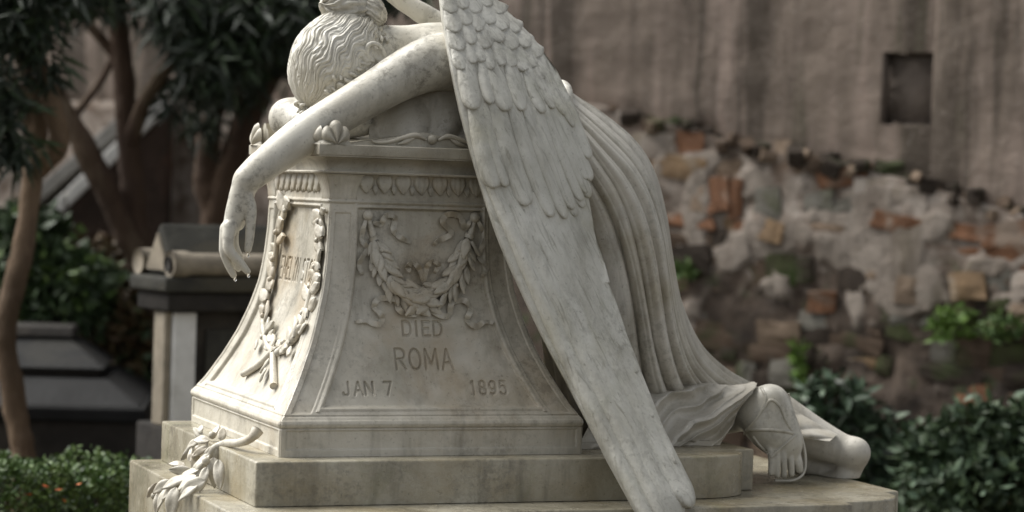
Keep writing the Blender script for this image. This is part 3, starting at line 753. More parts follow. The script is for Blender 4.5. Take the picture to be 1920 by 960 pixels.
# skirt falling from the bound waist in flutes
sil = [(1058, 158, 1004, 262, .10), (1082, 180, 1000, 300, .135), (1130, 213, 1006, 380, .185), (1188, 264, 1014, 460, .225), (1223, 320, 1022, 540, .25), (1243, 390, 1030, 610, .265), (1254, 470, 1040, 680, .275),
       (1270, 560, 1050, 740, .265), (1302, 640, 1060, 790, .235), (1348, 690, 1066, 815, .19), (1402, 722, 1070, 825, .14), (1440, 752, 1070, 835, .12), (1452, 800, 1070, 850, .12)]
ctrl = []
for rx_, ry_, lx_, ly_, dep in sil:
    Rp = L3(rx_, ry_, 0.0); Lp = L3(lx_, ly_, 0.0)
    half = (Rp[0] - Lp[0]) / 2; c_, s_ = math.cos(TH), math.sin(TH)
    Rp[0] -= 0.9 * (math.hypot(half * c_, dep * s_) - half * c_) / c_
    ctrl.append([Rp[0], Rp[2], Lp[0], max(Lp[2], ZB + 0.002), dep])
RW = 150; rows = smooth_path(ctrl, RW); NA = 720
ph = np.linspace(0, 2 * np.pi, NA, endpoint=False); vv = np.linspace(0, 1, RW)
PH, VV = np.meshgrid(ph, vv, indexing='xy')
cx = (rows[:, 0] + rows[:, 2]) / 2; cz = (rows[:, 1] + rows[:, 3]) / 2; hx = (rows[:, 0] - rows[:, 2]) / 2; hz = (rows[:, 1] - rows[:, 3]) / 2
qn = np.stack([np.cos(PH) * 1.4, np.sin(PH) * 1.4, VV * 1.1], -1)
qn2 = qn * np.array([1, 1, .45]); wp = PH + 0.20 * fbm(qn2 * 1.6, 2, 4) + 0.07 * fbm(qn2 * 4, 2, 6)
def flute(x, sh=0.75): return np.abs(np.sin(x)) ** sh
big = flute(wp * 10.5 + 0.5 * VV, .52); small = flute(wp * 26 + 1.6 * fbm(qn2 * 2, 2, 12), .8); rel = big * (0.85 + 0.5 * fbm(qn2 * 2.2, 2, 14)) + 0.15 * small * (0.6 + 0.8 * fbm(qn2 * 1.5, 2, 15))
ampv = np.interp(vv, [0, .06, .2, .5, .8, 1], [.006, .014, .028, .044, .055, .055])
mer = (np.stack([np.interp(vv, [0, 1], [0, 0])]))
rd = (rel - 0.8) * ampv[:, None]
sx_ = 1 + rd / np.maximum(0.5 * (np.hypot(hx, hz) + rows[:, 4]), .06)[:, None]
bulge = 1.0
P = np.zeros((RW, NA, 3))
P[..., 0] = cx[:, None] + hx[:, None] * np.cos(PH) * sx_
P[..., 2] = np.maximum(cz[:, None] + hz[:, None] * np.cos(PH) * sx_, ZB + 0.001)
P[..., 1] = rows[:, 4][:, None] * np.sin(PH) * sx_
v, f = grid(P, cv=True); mobj('skirt', v, f, MAT['dress'], ANG)
# band round the waist
bc = rows[3]; a = np.linspace(0, 2 * np.pi, 60, endpoint=False)
ringp = np.stack([(bc[0] + bc[2]) / 2 - .006 + (bc[0] - bc[2]) / 2 * np.cos(a) * 1.05, bc[4] * np.sin(a) * 1.08, (bc[1] + bc[3]) / 2 + .006 + (bc[1] - bc[3]) / 2 * np.cos(a) * 1.05], -1)
tt = np.linspace(0, 2 * np.pi, 10, endpoint=False); R3 = []
ax_ = np.array([bc[1] - bc[3], 0, -(bc[0] - bc[2])]); ax_ /= np.linalg.norm(ax_)
ctr = ringp.mean(0)
for p in ringp:
    o_ = (p - ctr) / np.linalg.norm(p - ctr); R3.append([p + o_ * 0.009 * math.cos(t) + ax_ * 0.016 * math.sin(t) for t in tt])
v, f = grid(np.array(R3), cu=True, cv=True); mobj('waist_band', v, f, MAT['statue'], ANG)

# cloth over the near leg, pulled up to the heel
stn = [(1120, 690, 1080, 842), (1170, 693, 1130, 840), (1220, 699, 1180, 838), (1280, 710, 1235, 837), (1340, 720, 1280, 836), (1390, 721, 1318, 835), (1426, 717, 1350, 833)]
S = smooth_path(stn, 130); NS = 100; P = np.zeros((130, NS, 3))
for i, (tx, ty, bx, by) in enumerate(S):
    w = i / 129; top = L3(tx, ty, -0.06 - 0.12 * w ** 1.5); bot = loc(bx, by, z=ZB + 0.001); bot[1] -= 0.02
    tuck = 0.03 * sstep(.97, 1.0, w)
    for j in range(NS):
        t = j / (NS - 1)
        if t < 0.66:
            s_ = t / 0.66; p = bot + (top - bot) * np.array([s_, s_ ** 2.0, 0]); p[2] = bot[2] + (top[2] - bot[2]) * (1 - (1 - s_) ** 1.5)
        else:
            s_ = (t - 0.66) / 0.34; p = top + np.array([0, 0.26 * s_, -(top[2] - ZB - 0.002) * s_ ** 1.8])
        p[1] += tuck; P[i, j] = p
apex = L3(1450, 690, -.15)
dx = P[..., 0] - apex[0]; dz = P[..., 2] - apex[2]
ang = np.arctan2(-dz, -dx)                       # 0 pointing left, pi/2 pointing down
rad_ = np.hypot(dx, dz)
nn = fbm(P * 6, 3, 3)
fold = 1.1 * (1 - flute(ang * 12.0 + 1.2 * nn + rad_ * 2.0, 0.7)) + 0.5 * (1 - flute(ang * 27 + 2.5 * nn + 1.0, 0.8)) - .1
tt_ = np.linspace(0, 1, NS)[None]
amp = 0.058 * np.interp(rad_, [0, .06, .2, .5], [.2, .5, 1, .9]) * np.interp(tt_, [0, .08, .5, .66, .8, 1], [.9, 1, .8, .3, .2, 0])
P[..., 1] -= (fold - .5) * amp; P[..., 2] += (fold - .5) * amp * 0.35 * (tt_ > .05)
P[..., 2] = np.maximum(P[..., 2], ZB + 0.001)
v, f = grid(P); mobj('leg_drapery', v, f, MAT['dress'], ANG)

# feet
def foot(dx_px, dy_px, dly, sc=1.0, lower=0.0):
    c = Clay(np.array([0.85, -0.45, 0.69]), np.array([1.55, 0.40, 1.10]), 0.0042)
    def q(x, y, l): return L3(1450 + (x - 1450) * sc + dx_px, 800 + (y - 800) * sc + dy_px, l + dly)
    k = K * sc
    c.chain([(q(1340, 775, -.08), 44 * k), (q(1400, 766, -.14), 42 * k), (q(1440, 760, -.205), 40 * k)], .03)
    c.chain([(q(1446, 752, -.225), 34 * k), (q(1462, 790, -.225), 36 * k), (q(1474, 826, -.235), 34 * k), (q(1478, 846, -.245), 24 * k)], .03)
    c.chain([(q(1412, 772, -.19), 40 * k), (q(1440, 808, -.235), 38 * k), (q(1462, 838, -.25), 25 * k)], .03)
    for i, (x0, x1, y1, l0, l1, r) in enumerate(((1490, 1498, 884, -.252, -.268, 9.5), (1479, 1484, 893, -.262, -.282, 7), (1468, 1470, 896, -.270, -.290, 6.6), (1457, 1457, 896, -.274, -.292, 6.2), (1447, 1445, 892, -.272, -.288, 5.8))):
        c.chain([(q(x0 - 6, 822, l0 + .012), (r + 2) * k), (q((x0 + x1) / 2, 858, l1 + .006), (r + 1) * k), (q(x1, y1 - 6, l1), r * k)], .003)
    V, Q_ = c.mesh(); V = relax(V, Q_, 2, .5); V[:, 2] = np.maximum(V[:, 2], ZS + 0.001)
    return V, Q_
fv, fq = foot(0, 2, 0.0); FOOT = mobj('foot', fv, fq, MAT['statue'], ANG)
fbv = BVHTree.FromPolygons([tuple(x) for x in fv], [tuple(int(k) for k in x) for x in fq])
def on_foot(px, py):
    d = ray(px, py); D = Vector((d @ EX, d @ EY, d[2])).normalized()
    h = fbv.ray_cast(Vector(oL), D)
    return None if h[0] is None else np.array(h[0])
for pth, r in (([(1428, 728), (1436, 748), (1424, 776), (1404, 800), (1396, 815)], .0048), ([(1430, 768), (1445, 750), (1462, 762), (1474, 790), (1488, 812)], .0048), ([(1400, 806), (1430, 806), (1465, 808), (1486, 812)], .0055),
               ([(1446, 858), (1462, 842), (1480, 826), (1492, 816)], .0045), ([(1440, 850), (1425, 835), (1412, 818)], .0045)):
    q = smooth_path(pth, 40); pts = [on_foot(x, y) for x, y in q]; pts = [p for p in pts if p is not None]
    if len(pts) > 5:
        pts = np.array(pts)
        for _ in range(3): pts[1:-1] = .25 * pts[:-2] + .5 * pts[1:-1] + .25 * pts[2:]
        mobj('sandal_strap', *tube_mesh(pts, np.full(len(pts), r), 8), MAT['statue'], FOOT)
sole = smooth_path([(1478, 738, -.235), (1488, 780, -.24), (1503, 820, -.25), (1510, 856, -.26), (1507, 886, -.27), (1488, 900, -.285), (1452, 901, -.29)], 50)
mobj('sandal_sole', *tube_mesh(np.array([L3(x, y, l + .01) for x, y, l in sole]), np.full(50, .0042), 8), MAT['statue'], FOOT)
# far foot under its cloth
c = Clay(np.array([1.05, -0.42, 0.66]), np.array([1.80, 0.45, 1.10]), 0.005)
def q2(x, y, l): return L3(x, y, l)
c.chain([(q2(1450, 775, -.06), 50 * K), (q2(1520, 818, -.10), 44 * K), (q2(1576, 842, -.15), 34 * K), (q2(1603, 848, -.18), 30 * K)], .03)
c.chain([(q2(1602, 850, -.18), 30 * K), (q2(1596, 874, -.16), 26 * K), (q2(1580, 902, -.15), 26 * K), (q2(1556, 908, -.12), 22 * K)], .02)
c.chain([(q2(1500, 850, -.03), 44 * K), (q2(1560, 884, -.06), 34 * K)], .03)
V, Q = c.mesh(); V = relax(V, Q, 3, .5); V[:, 2] = np.maximum(V[:, 2], ZS + 0.001)
mobj('covered_foot', V, Q, MAT['dress'], ANG)
n1, n2 = 70, 50; P = np.zeros((n1, n2, 3))
for i, u in enumerate(np.linspace(0, 1, n1)):
    for j, t in enumerate(np.linspace(0, 1, n2)):
        topx, topy = 1452 + 118 * u, 742 + 72 * u ** 0.9
        x = topx - 36 * t * (1 - .6 * u); y = topy + 62 * t * (1 - 0.78 * u)
        l = -0.11 - 0.06 * u - 0.075 * math.sin(min(1, t * 1.1) * math.pi / 2) - 0.012 * abs(math.sin(u * 7 + t * 4))
        P[i, j] = L3(x, y, l)
    P[i, 0, 1] += 0.10; P[i, 0, 2] -= 0.03
v, f = grid(P); mobj('foot_drapery', v, f, MAT['dress'], ANG)

# ------------------------------------------------------------------ wings
WL = np.array([(826, -120, -.16), (826, -60, -.20), (828, 0, -.245), (838, 70, -.30), (850, 135, -.345), (865, 205, -.385), (887, 290, -.42), (908, 360, -.44), (938, 450, -.48), (975, 535, -.51), (1020, 630, -.545), (1070, 725, -.595), (1125, 830, -.665), (1180, 930, -.735), (1218, 1000, -.775)], float)
WT = np.array([(850, -120, -.02), (884, -60, -.05), (930, 0, -.09), (998, 70, -.12), (1044, 135, -.16), (1077, 205, -.21), (1096, 290, -.27), (1100, 360, -.31), (1116, 450, -.37), (1138, 535, -.43), (1170, 630, -.48), (1207, 725, -.55), (1248, 830, -.63), (1286, 930, -.715), (1270, 1000, -.755)], float)
def wing_l(px, py):
    lx_ = np.interp(py, WL[:, 1], WL[:, 0]); tx_ = np.interp(py, WT[:, 1], WT[:, 0])
    u = (px - lx_) / (tx_ - lx_); l0 = np.interp(py, WL[:, 1], WL[:, 2]); l1 = np.interp(py, WT[:, 1], WT[:, 2])
    uc = min(max(u, -.15), 1.15)
    return l0 + (l1 - l0) * uc - np.interp(py, [-120, 100, 400, 900], [.03, .05, .045, .02]) * math.sin(math.pi * min(max(uc, 0), 1))
def wp_(px, py, h=0.0): return loc(px, py, ly=wing_l(px, py) - h)
def sm_edge(E_, n): return smooth_path(E_, n)
NWv, NWu = 120, 26; EL = sm_edge(WL, NWv); ET = sm_edge(WT, NWv)
tipcut = 1000.0
ring = np.zeros((NWv, 2 * NWu, 3))
for i in range(NWv):
    for j in range(NWu):
        u = j / (NWu - 1); px = EL[i, 0] + (ET[i, 0] - EL[i, 0]) * u; py = EL[i, 1] + (ET[i, 1] - EL[i, 1]) * u
        th_ = 0.034 * (1 - (2 * u - 1) ** 8 * 0.55)
        ring[i, j] = wp_(px, py, 0.0); b = wp_(px, py, 0.0).copy(); b[1] += th_ + .006; ring[i, 2 * NWu - 1 - j] = b
ring += 0.0025 * fbm(ring * 22, 3, 8)[..., None] * np.array([0, 1, 0])
WV, WF = grid(ring, cv=True)
capA = [list(range(2 * NWu))[::-1]]; capB = [[(NWv - 1) * 2 * NWu + k for k in range(2 * NWu)]]
def feather(root, tip, hw, lift, h0=0.001, nt_=16, nu=9, round_=0.28, bend=0.0, base_n=0.75, sh=1.0, over=26):
    root = np.array(root, float); tip = np.array(tip, float); d = tip - root; Ln = np.linalg.norm(d); dn = d / Ln; nr = np.array([-dn[1], dn[0]])
    t = np.linspace(0, 1, nt_); t = 1 - (1 - t) ** 1.25; u = np.linspace(-1, 1, nu)
    P = np.zeros((nt_, nu + 2, 3))
    for i, a in enumerate(t):
        w_ = hw * (base_n + (1 - base_n) * min(1, a * 2.2))
        if a > 1 - round_: w_ *= math.sqrt(max(0, 1 - ((a - 1 + round_) / round_) ** 2.2)) + 0.02
        c = root + d * a + nr * bend * math.sin(a * math.pi)
        for j, x in enumerate(u):
            p = c + nr * x * w_; p[0] = min(max(p[0], np.interp(p[1], WL[:, 1], WL[:, 0]) - 1.5), np.interp(p[1], WT[:, 1], WT[:, 0]) + (2 + over * sstep(.45, .9, a)))
            h = h0 * (1 - abs(x) ** 3 * .6) + lift * (a ** 0.7) * (0.10 + 0.90 * (1 - abs(x) ** 2.2)) + 0.0016 * math.exp(-(x / .16) ** 2) + 0.0007 * math.sin(x * 5 + a * 38) * sh
            P[i, j + 1] = wp_(p[0], p[1], h)
        for k, j in ((0, 1), (nu + 1, nu)): P[i, k] = P[i, j] + np.array([0, 0.012 + h0, 0])
    p = wp_(*(tip + dn * 0.5), -0.006); P[-1, :] = np.where(np.arange(nu + 2)[:, None] >= 0, p, p)
    return grid(P)
FEA = []
def addf(root, tip, hw, lift, **k): FEA.append(feather(root, tip, hw, lift, **k))
# primaries, leading ones longest
prim = [((1092, 372), (1140, 532), 15), ((1084, 360), (1168, 622), 17), ((1070, 372), (1196, 702), 19), ((1052, 376), (1228, 786), 21), ((1028, 372), (1272, 872), 23), ((1000, 360), (1297, 953), 23), ((972, 350), (1276, 992), 25), ((944, 340), (1258, 990), 24), ((922, 340), (1226, 992), 20)]
for k, (a, b, w_) in enumerate(prim): addf(a, b, w_ * .90, 0.015, h0=0.003 + 0.0010 * k, nt_=44, nu=11, round_=0.075, bend=-10 + 2 * k, sh=1.6, over=5 if k < 5 else 26)
# rows of narrow secondaries showing at the trailing edge
for k, (tx, ty) in enumerate(((1106, 300), (1108, 340), (1105, 372), (1096, 392), (1082, 408))):
    addf((tx - 62, ty - 200), (tx, ty), 11, 0.016, h0=.002, nt_=22, round_=.12, bend=6)
long_ = [((1040, 160), (1099, 338), 11), ((1030, 165), (1102, 365), 12), ((1018, 170), (1092, 380), 12), ((1002, 178), (1076, 396), 13), ((984, 182), (1062, 412), 13), ((958, 180), (1036, 409), 16), ((926, 175), (990, 388), 21), ((905, 190), (950, 352), 14), ((890, 165), (930, 355), 21)]
for k, (a, b, w_) in enumerate(long_): addf(a, b, w_, 0.020, h0=.004 + .0008 * (k % 3), nt_=26, round_=.16, bend=5)
mid_ = [((1010, 110), (1062, 218), 11), ((1020, 120), (1078, 240), 9), ((998, 105), (1040, 205), 12), ((985, 100), (1020, 214), 14), ((955, 110), (982, 209), 15), ((920, 105), (953, 209), 20), ((905, 110), (922, 196), 14), ((872, 105), (892, 207), 20)]
for k, (a, b, w_) in enumerate(mid_): addf(a, b, w_ * .97, 0.017, h0=.006 + .001 * (k % 3), nt_=18, round_=.26, bend=3)
sm = [(870, 132), (890, 120), (907, 117), (925, 132), (945, 124), (963, 127), (988, 134), (1004, 128), (1020, 150), (866, 96), (887, 84), (914, 92), (942, 80), (966, 94), (990, 91), (1010, 110), (858, 62), (880, 48), (902, 60), (925, 46), (948, 58), (972, 62), (850, 26), (872, 18), (896, 26), (918, 14), (940, 28), (846, -10), (868, -20), (892, -12), (916, -22)]
for k, (x, y) in enumerate(sm):
    addf((x - 14 + random.uniform(-4, 4), y - 46), (x, y), random.uniform(15, 19), random.uniform(.009, .014), h0=.006, nt_=12, nu=7, round_=.45)
def build_wing(parent, mirror):
    def mv(v):
        v = np.array(v, float)
        if mirror: v = v * np.array([1, -1, 1]) + np.array([-.03, 0, -.25])
        return v
    faces = [list(map(int, q)) for q in WF] + capA + capB
    if mirror: faces = [q[::-1] for q in faces]
    wing = mobj('wing', mv(WV), faces, MAT['wing'], parent)
    for v, f in FEA:
        o = mobj('feather', mv(v), f[:, ::-1] if mirror else f, MAT['wing'], None)
        o.parent = wing
    return wing
build_wing(ANG, False); build_wing(ANG, True)
# rounded shoulder of the other wing, showing behind the neck
wsp = smooth_path([(650, -95, .17), (700, -42, .16), (748, -4, .15), (790, 24, .13), (835, 50, .11), (885, 80, .09)], 40)
mobj('wing_shoulder', *tube_mesh(np.array([L3(x, y, l) for x, y, l in wsp]), np.interp(np.linspace(0, 1, 40), [0, .4, 1], [.020, .028, .034]), 16, 0.08), MAT['statue'], ANG)

# ------------------------------------------------------------------ carved leaf spray on the steps
SPR = local_thing('carved_leaf_spray', 'marble branch with carved leaves draped down the left corner of the steps', 'carving', ZS)
SLEAF = [leaf_mesh('leaf', MAT['pedestal'], 0.20 + 0.025 * k, 0.060, 0.0, -0.20 - 0.12 * k, k + 3, 0.07) for k in range(4)]
def spray_leaf(px, py, depth_l, ang, Lpx, pitch=0.0, roll=0.0):     # depth_l: lx of the vertical plane through the leaf
    p = loc(px, py, lx=depth_l); c, s = math.cos(math.radians(ang)), math.sin(math.radians(ang))
    # leaf direction in the plane facing the camera
    d = c * np.array([math.cos(TH), -math.sin(TH), 0]) - s * np.array([0, 0, 1.0])
    n = np.array([-math.sin(TH) * 1.0 - 0.25, -math.cos(TH), 0.55])
    d = d + n * pitch
    nv = Matrix.Rotation(roll, 3, Vector(d)) @ Vector(n)
    return place('leaf', random.choice(SLEAF), SPR, frame_m(p, d, nv, Lpx * K * .86, Lpx * K * .86, Lpx * K * .75))
bp = [(484, 806, -.455), (470, 822, -.475), (448, 830, -.49), (420, 832, -.50), (396, 846, -.53), (384, 872, -.55), (366, 896, -.58), (330, 906, -.60), (300, 918, -.625)]
q = smooth_path(bp, 40); Pb = np.array([loc(x, y, lx=l) for x, y, l in q])
mobj('branch', *tube_mesh(Pb, np.interp(np.linspace(0, 1, 40), [0, .04, .1, .3, 1], [.017, .0165, .012, .011, .008]), 12, 0.15), MAT['pedestal'], SPR)
for a in ((400, 820, -.50, 250, 34), (392, 826, -.51, 200, 44), (380, 820, -.50, 215, 40), (372, 826, -.51, 160, 36), (364, 836, -.53, 130, 44), (388, 838, -.525, 150, 40), (372, 850, -.54, 110, 40), (414, 826, -.50, 285, 36),
          (404, 836, -.52, 120, 62), (392, 852, -.545, 125, 60), (400, 858, -.54, 95, 62), (388, 876, -.56, 100, 56), (374, 878, -.57, 170, 60), (360, 884, -.585, 190, 58), (368, 892, -.59, 150, 64), (352, 894, -.60, 165, 66),
          (340, 900, -.61, 140, 60), (384, 900, -.585, 160, 64), (372, 908, -.60, 145, 58), (320, 902, -.62, 150, 50), (316, 912, -.632, 110, 54), (300, 922, -.64, 95, 48), (296, 906, -.628, 130, 40), (330, 914, -.64, 95, 70), (346, 872, -.57, 215, 40), (356, 866, -.56, 250, 36), (376, 812, -.505, 250, 26), (410, 862, -.535, 80, 66)):
    spray_leaf(*a, pitch=random.uniform(-.35, .35), roll=random.uniform(-.7, .7))
for x, y, l in ((398, 816, -.505), (372, 842, -.535), (366, 856, -.55), (386, 864, -.56), (290, 930, -.642), (284, 920, -.64)):
    M = Matrix.Translation(Vector(loc(x, y, lx=l))) @ Matrix.Scale(.011, 4); place('acorn', BALL, SPR, M)

# water drops hanging from the fingertips
m, nt, b = new_mat('water'); b.inputs['Base Color'].default_value = (1, 1, 1, 1); b.inputs['Roughness'].default_value = 0.02; b.inputs['IOR'].default_value = 1.33; b.inputs['Transmission Weight'].default_value = 1.0
MAT['water'] = m
v, f = ball((0, 0, 0), 1.0, 12, 9, (1, 1, 1.35)); DROP = mesh_data('water_drop', v, f, m)
for (x, y, l), lb in (((465, 479, -.302), 'clear water drop hanging from the marble thumb tip'), ((466, 517, -.302), 'clear water drop hanging from the marble index fingertip'), ((441, 524, -.283), 'clear water drop hanging from the lowest marble fingertip')):
    p = L3(x, y, l); w3 = AX + EX * p[0] + EY * p[1] + np.array([0, 0, p[2]])
    o = link('water_drop', DROP); o.location = w3; o.scale = (.004, .004, .004); tag(o, lb, 'water drop', 'water drops on the fingertips')

# rain beads standing on the wet step tops
vs_, fs_ = [], []; rb = np.random.default_rng(12)
for k in range(150):
    if k < 60: x, y = rb.uniform(1330, 1600), rb.uniform(872, 930)
    else: x, y = rb.uniform(260, 1620), rb.uniform(862, 956)
    p = loc(x, y, z=ZS)
    if not (-.58 < p[0] < 1.36 and abs(p[1]) < .69) or (-.53 < p[0] < 1.0 and abs(p[1]) < .57): continue
    r = rb.uniform(.0015, .0042); v, f = ball((p[0], p[1], ZS + .0004), r, 8, 5, (1, 1, .5)); vs_.append((v, f))
v, f = join(vs_); o = mobj('rain_beads', v - np.array([0, 0, ZS]), f, MAT['water']); o.location = (AX[0], AX[1], ZS); o.rotation_euler = (0, 0, TH)
tag(o, 'scattered beads of rain water on the lower marble step', 'water', None, 'stuff')

# ------------------------------------------------------------------ old wall behind: streaked plaster above a rubble course
WO = np.array([2.50, 11.3, 0.0]); WE = np.array([-0.86, 0.51, 0.0]); WN = np.array([-0.51, -0.86, 0.0])     # origin (right), direction left, facing
WALL = thing('old_wall', 'tall weathered wall, streaked brown plaster above a crumbling rubble and brick footing', 'wall', WO, math.atan2(WE[1], WE[0]))
def wall_pt(px, py, out=0.0):             # (s along, t out of the wall (towards the viewer negative y), z)
    d = ray(px, py); o = _C - WO
    t = (out - o @ WN) / (d @ WN); p = o + d * t
    return np.array([p @ WE, p[2]])
# wall frame: x = along (left), y = WE rotated 90deg; WN in that frame:
_ly = np.array([-WE[1], WE[0], 0.0]); SGN = float(WN @ _ly)       # +1 or -1
def wpos(s, out, z): return (s, SGN * out, z)
lg = [wall_pt(x, y) for x, y in ((2100, 440), (1920, 402), (1820, 375), (1700, 335), (1580, 305), (1460, 285), (1380, 270), (1300, 240), (1200, 220), (1120, 196), (900, 190), (0, 190))]
lgs = np.array([p[0] for p in lg]); lgz = np.array([p[1] for p in lg])
def ledge(s): return np.interp(s, lgs, lgz)
def streak_mat(name):
    m, nt, b = new_mat(name); t = NT(nt); p = t.mp((1, 1, 1)); ps = t.mp((1, 1, 0.10))
    c = t.mix(t.ramp(t.noise(p, 2.3, 8, .65, .4), [(.3, 0.), (.7, 1.)]), (0.215, 0.168, 0.130), (0.135, 0.103, 0.080))
    c = t.mix(t.ramp(t.noise(ps, 3.2, 6, .6, .3), [(.42, 0.), (.60, .95)]), c, (0.30, 0.232, 0.19))
    c = t.mix(t.ramp(t.noise(t.mp((1, 1, .07), off=(5.3, 2.1, 1)), 3.6, 6, .62, .3), [(.46, 0.), (.56, .95)]), c, (0.058, 0.042, 0.028))
    c = t.mix(t.ramp(t.noise(t.mp((1, 1, .12), off=(8, 4, 1)), 7.0, 5, .6), [(.56, 0.), (.68, .8)]), c, (0.085, 0.072, 0.045))
    c = t.mix(t.ramp(t.noise(p, 38, 5, .7), [(.60, 0.), (.70, .6)]), c, (0.36, 0.32, 0.28))
    c = t.mix(t.ramp(t.noise(p, 25, 4, .7), [(.60, 0.), (.72, .5)]), c, (0.08, 0.058, 0.045))
    nt.links.new(c, b.inputs['Base Color']); b.inputs['Roughness'].default_value = .8
    n1 = t.bump(t.noise(p, 14, 8, .7), .7, .03); nt.links.new(n1, b.inputs['Normal']); return m
MAT['plaster'] = streak_mat('plaster_streaked')
def mortar_mat():
    m, nt, b = new_mat('mortar_earth'); t = NT(nt); p = t.mp((1, 1, 1))
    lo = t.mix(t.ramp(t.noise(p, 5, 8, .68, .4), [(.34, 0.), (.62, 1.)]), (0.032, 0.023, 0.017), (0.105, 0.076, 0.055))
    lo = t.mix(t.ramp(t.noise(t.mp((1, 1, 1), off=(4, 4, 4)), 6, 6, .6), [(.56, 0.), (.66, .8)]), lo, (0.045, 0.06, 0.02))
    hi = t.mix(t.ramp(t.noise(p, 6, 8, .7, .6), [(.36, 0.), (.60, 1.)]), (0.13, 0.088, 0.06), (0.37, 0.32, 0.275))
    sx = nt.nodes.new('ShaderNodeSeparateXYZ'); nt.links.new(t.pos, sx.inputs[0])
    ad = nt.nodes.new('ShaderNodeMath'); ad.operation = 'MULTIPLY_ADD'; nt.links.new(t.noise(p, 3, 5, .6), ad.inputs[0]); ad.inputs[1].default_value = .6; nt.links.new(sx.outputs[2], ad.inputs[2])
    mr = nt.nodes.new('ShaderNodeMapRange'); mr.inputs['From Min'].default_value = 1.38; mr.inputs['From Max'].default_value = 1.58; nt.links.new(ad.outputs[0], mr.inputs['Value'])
    at_ = nt.nodes.new('ShaderNodeAttribute'); at_.attribute_name = 'render_left'
    pl = t.mix(t.ramp(t.noise(t.mp((1, 1, .5)), 7, 8, .7, .4), [(.36, 0.), (.64, 1.)]), (0.32, 0.275, 0.232), (0.19, 0.155, 0.125)); pl = t.mix(t.ramp(t.noise(t.mp((1, 1, .25)), 5, 6, .6), [(.52, 0.), (.66, .8)]), pl, (0.13, 0.105, 0.075))
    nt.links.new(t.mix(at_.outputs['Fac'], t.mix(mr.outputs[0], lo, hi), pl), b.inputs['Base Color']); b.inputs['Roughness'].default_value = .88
    nt.links.new(t.bump(t.noise(p, 20, 8, .7), .8, .03), b.inputs['Normal']); return m
MAT['mortar'] = mortar_mat()
n0, n1 = wall_pt(1738, 236), wall_pt(1646, 96)                    # niche: right bottom, left top
ns_, nz_ = 260, 90; sv = np.unique(np.concatenate([np.linspace(-2.5, 14, ns_), [n0[0], n1[0]]])); tv = np.linspace(0, 1, nz_)
S_, T_ = np.meshgrid(sv, tv, indexing='ij'); zlo = ledge(S_) - 0.04; ztop = 4.2
Z_ = zlo + (ztop - zlo) * T_ ** 1.6
# snap rows to the niche edges
def row_at(zv): return [np.abs(Z_[i] - zv).argmin() for i in range(len(sv))]
inn = (S_ > n0[0] - 1e-6) & (S_ < n1[0] + 1e-6)
for zv in (n0[1], n1[1]):
    for i in range(len(sv)):
        if inn[i, 0]: Z_[i, np.abs(Z_[i] - zv).argmin()] = zv
q3 = np.stack([S_ * 5.0, Z_ * 0.7, S_ * 0 + 2], -1)
rel = -0.055 + 0.012 * fbm(q3, 4, 21) + 0.018 * fbm(np.stack([S_ * 9, Z_ * 7, S_ * 0], -1), 4, 5) - 0.05 * np.exp(-((Z_ - zlo) / .06)) * (0.5 + 0.5 * fbm(np.stack([S_ * 4, Z_ * 4, S_ * 0], -1), 3, 9)) + 0.05 * (1 - sstep(n0[0] - .03, n0[0], S_))
keep = inn & (Z_ > n0[1] - 1e-6) & (Z_ < n1[1] + 1e-6)
P = np.stack([S_, SGN * rel, Z_], -1); v, f = grid(P)
kf = keep.reshape(-1)[f].all(1); f = f[~kf]
mobj('plaster_face', v, f, MAT['plaster'], WALL)
nd = 0.15
def wbox(s0, s1, o0, o1, z0, z1):
    v, f = box(s0, s1, min(SGN * o0, SGN * o1), max(SGN * o0, SGN * o1), z0, z1); return v, f
pieces = [wbox(n0[0] - .03, n1[0] + .03, -nd, -nd - .05, n0[1] - .05, n1[1] + .05), wbox(n0[0] - .03, n0[0] + .006, -nd, -.07, n0[1] - .05, n1[1] + .05),
          wbox(n1[0] - .006, n1[0] + .03, -nd, -.07, n0[1] - .05, n1[1] + .05), wbox(n0[0], n1[0], -nd, -.07, n1[1] - .006, n1[1] + .05), wbox(n0[0], n1[0], -nd, -.07, n0[1] - .05, n0[1] + .006)]
MAT['niche'] = mat_simple('niche_plaster', (0.20, 0.165, 0.138), (0.135, 0.11, 0.092), 5, .85, .6, .02, (0.24, 0.205, 0.175))
for pc in pieces: mobj('niche_lining', *pc, MAT['niche'], WALL, False)
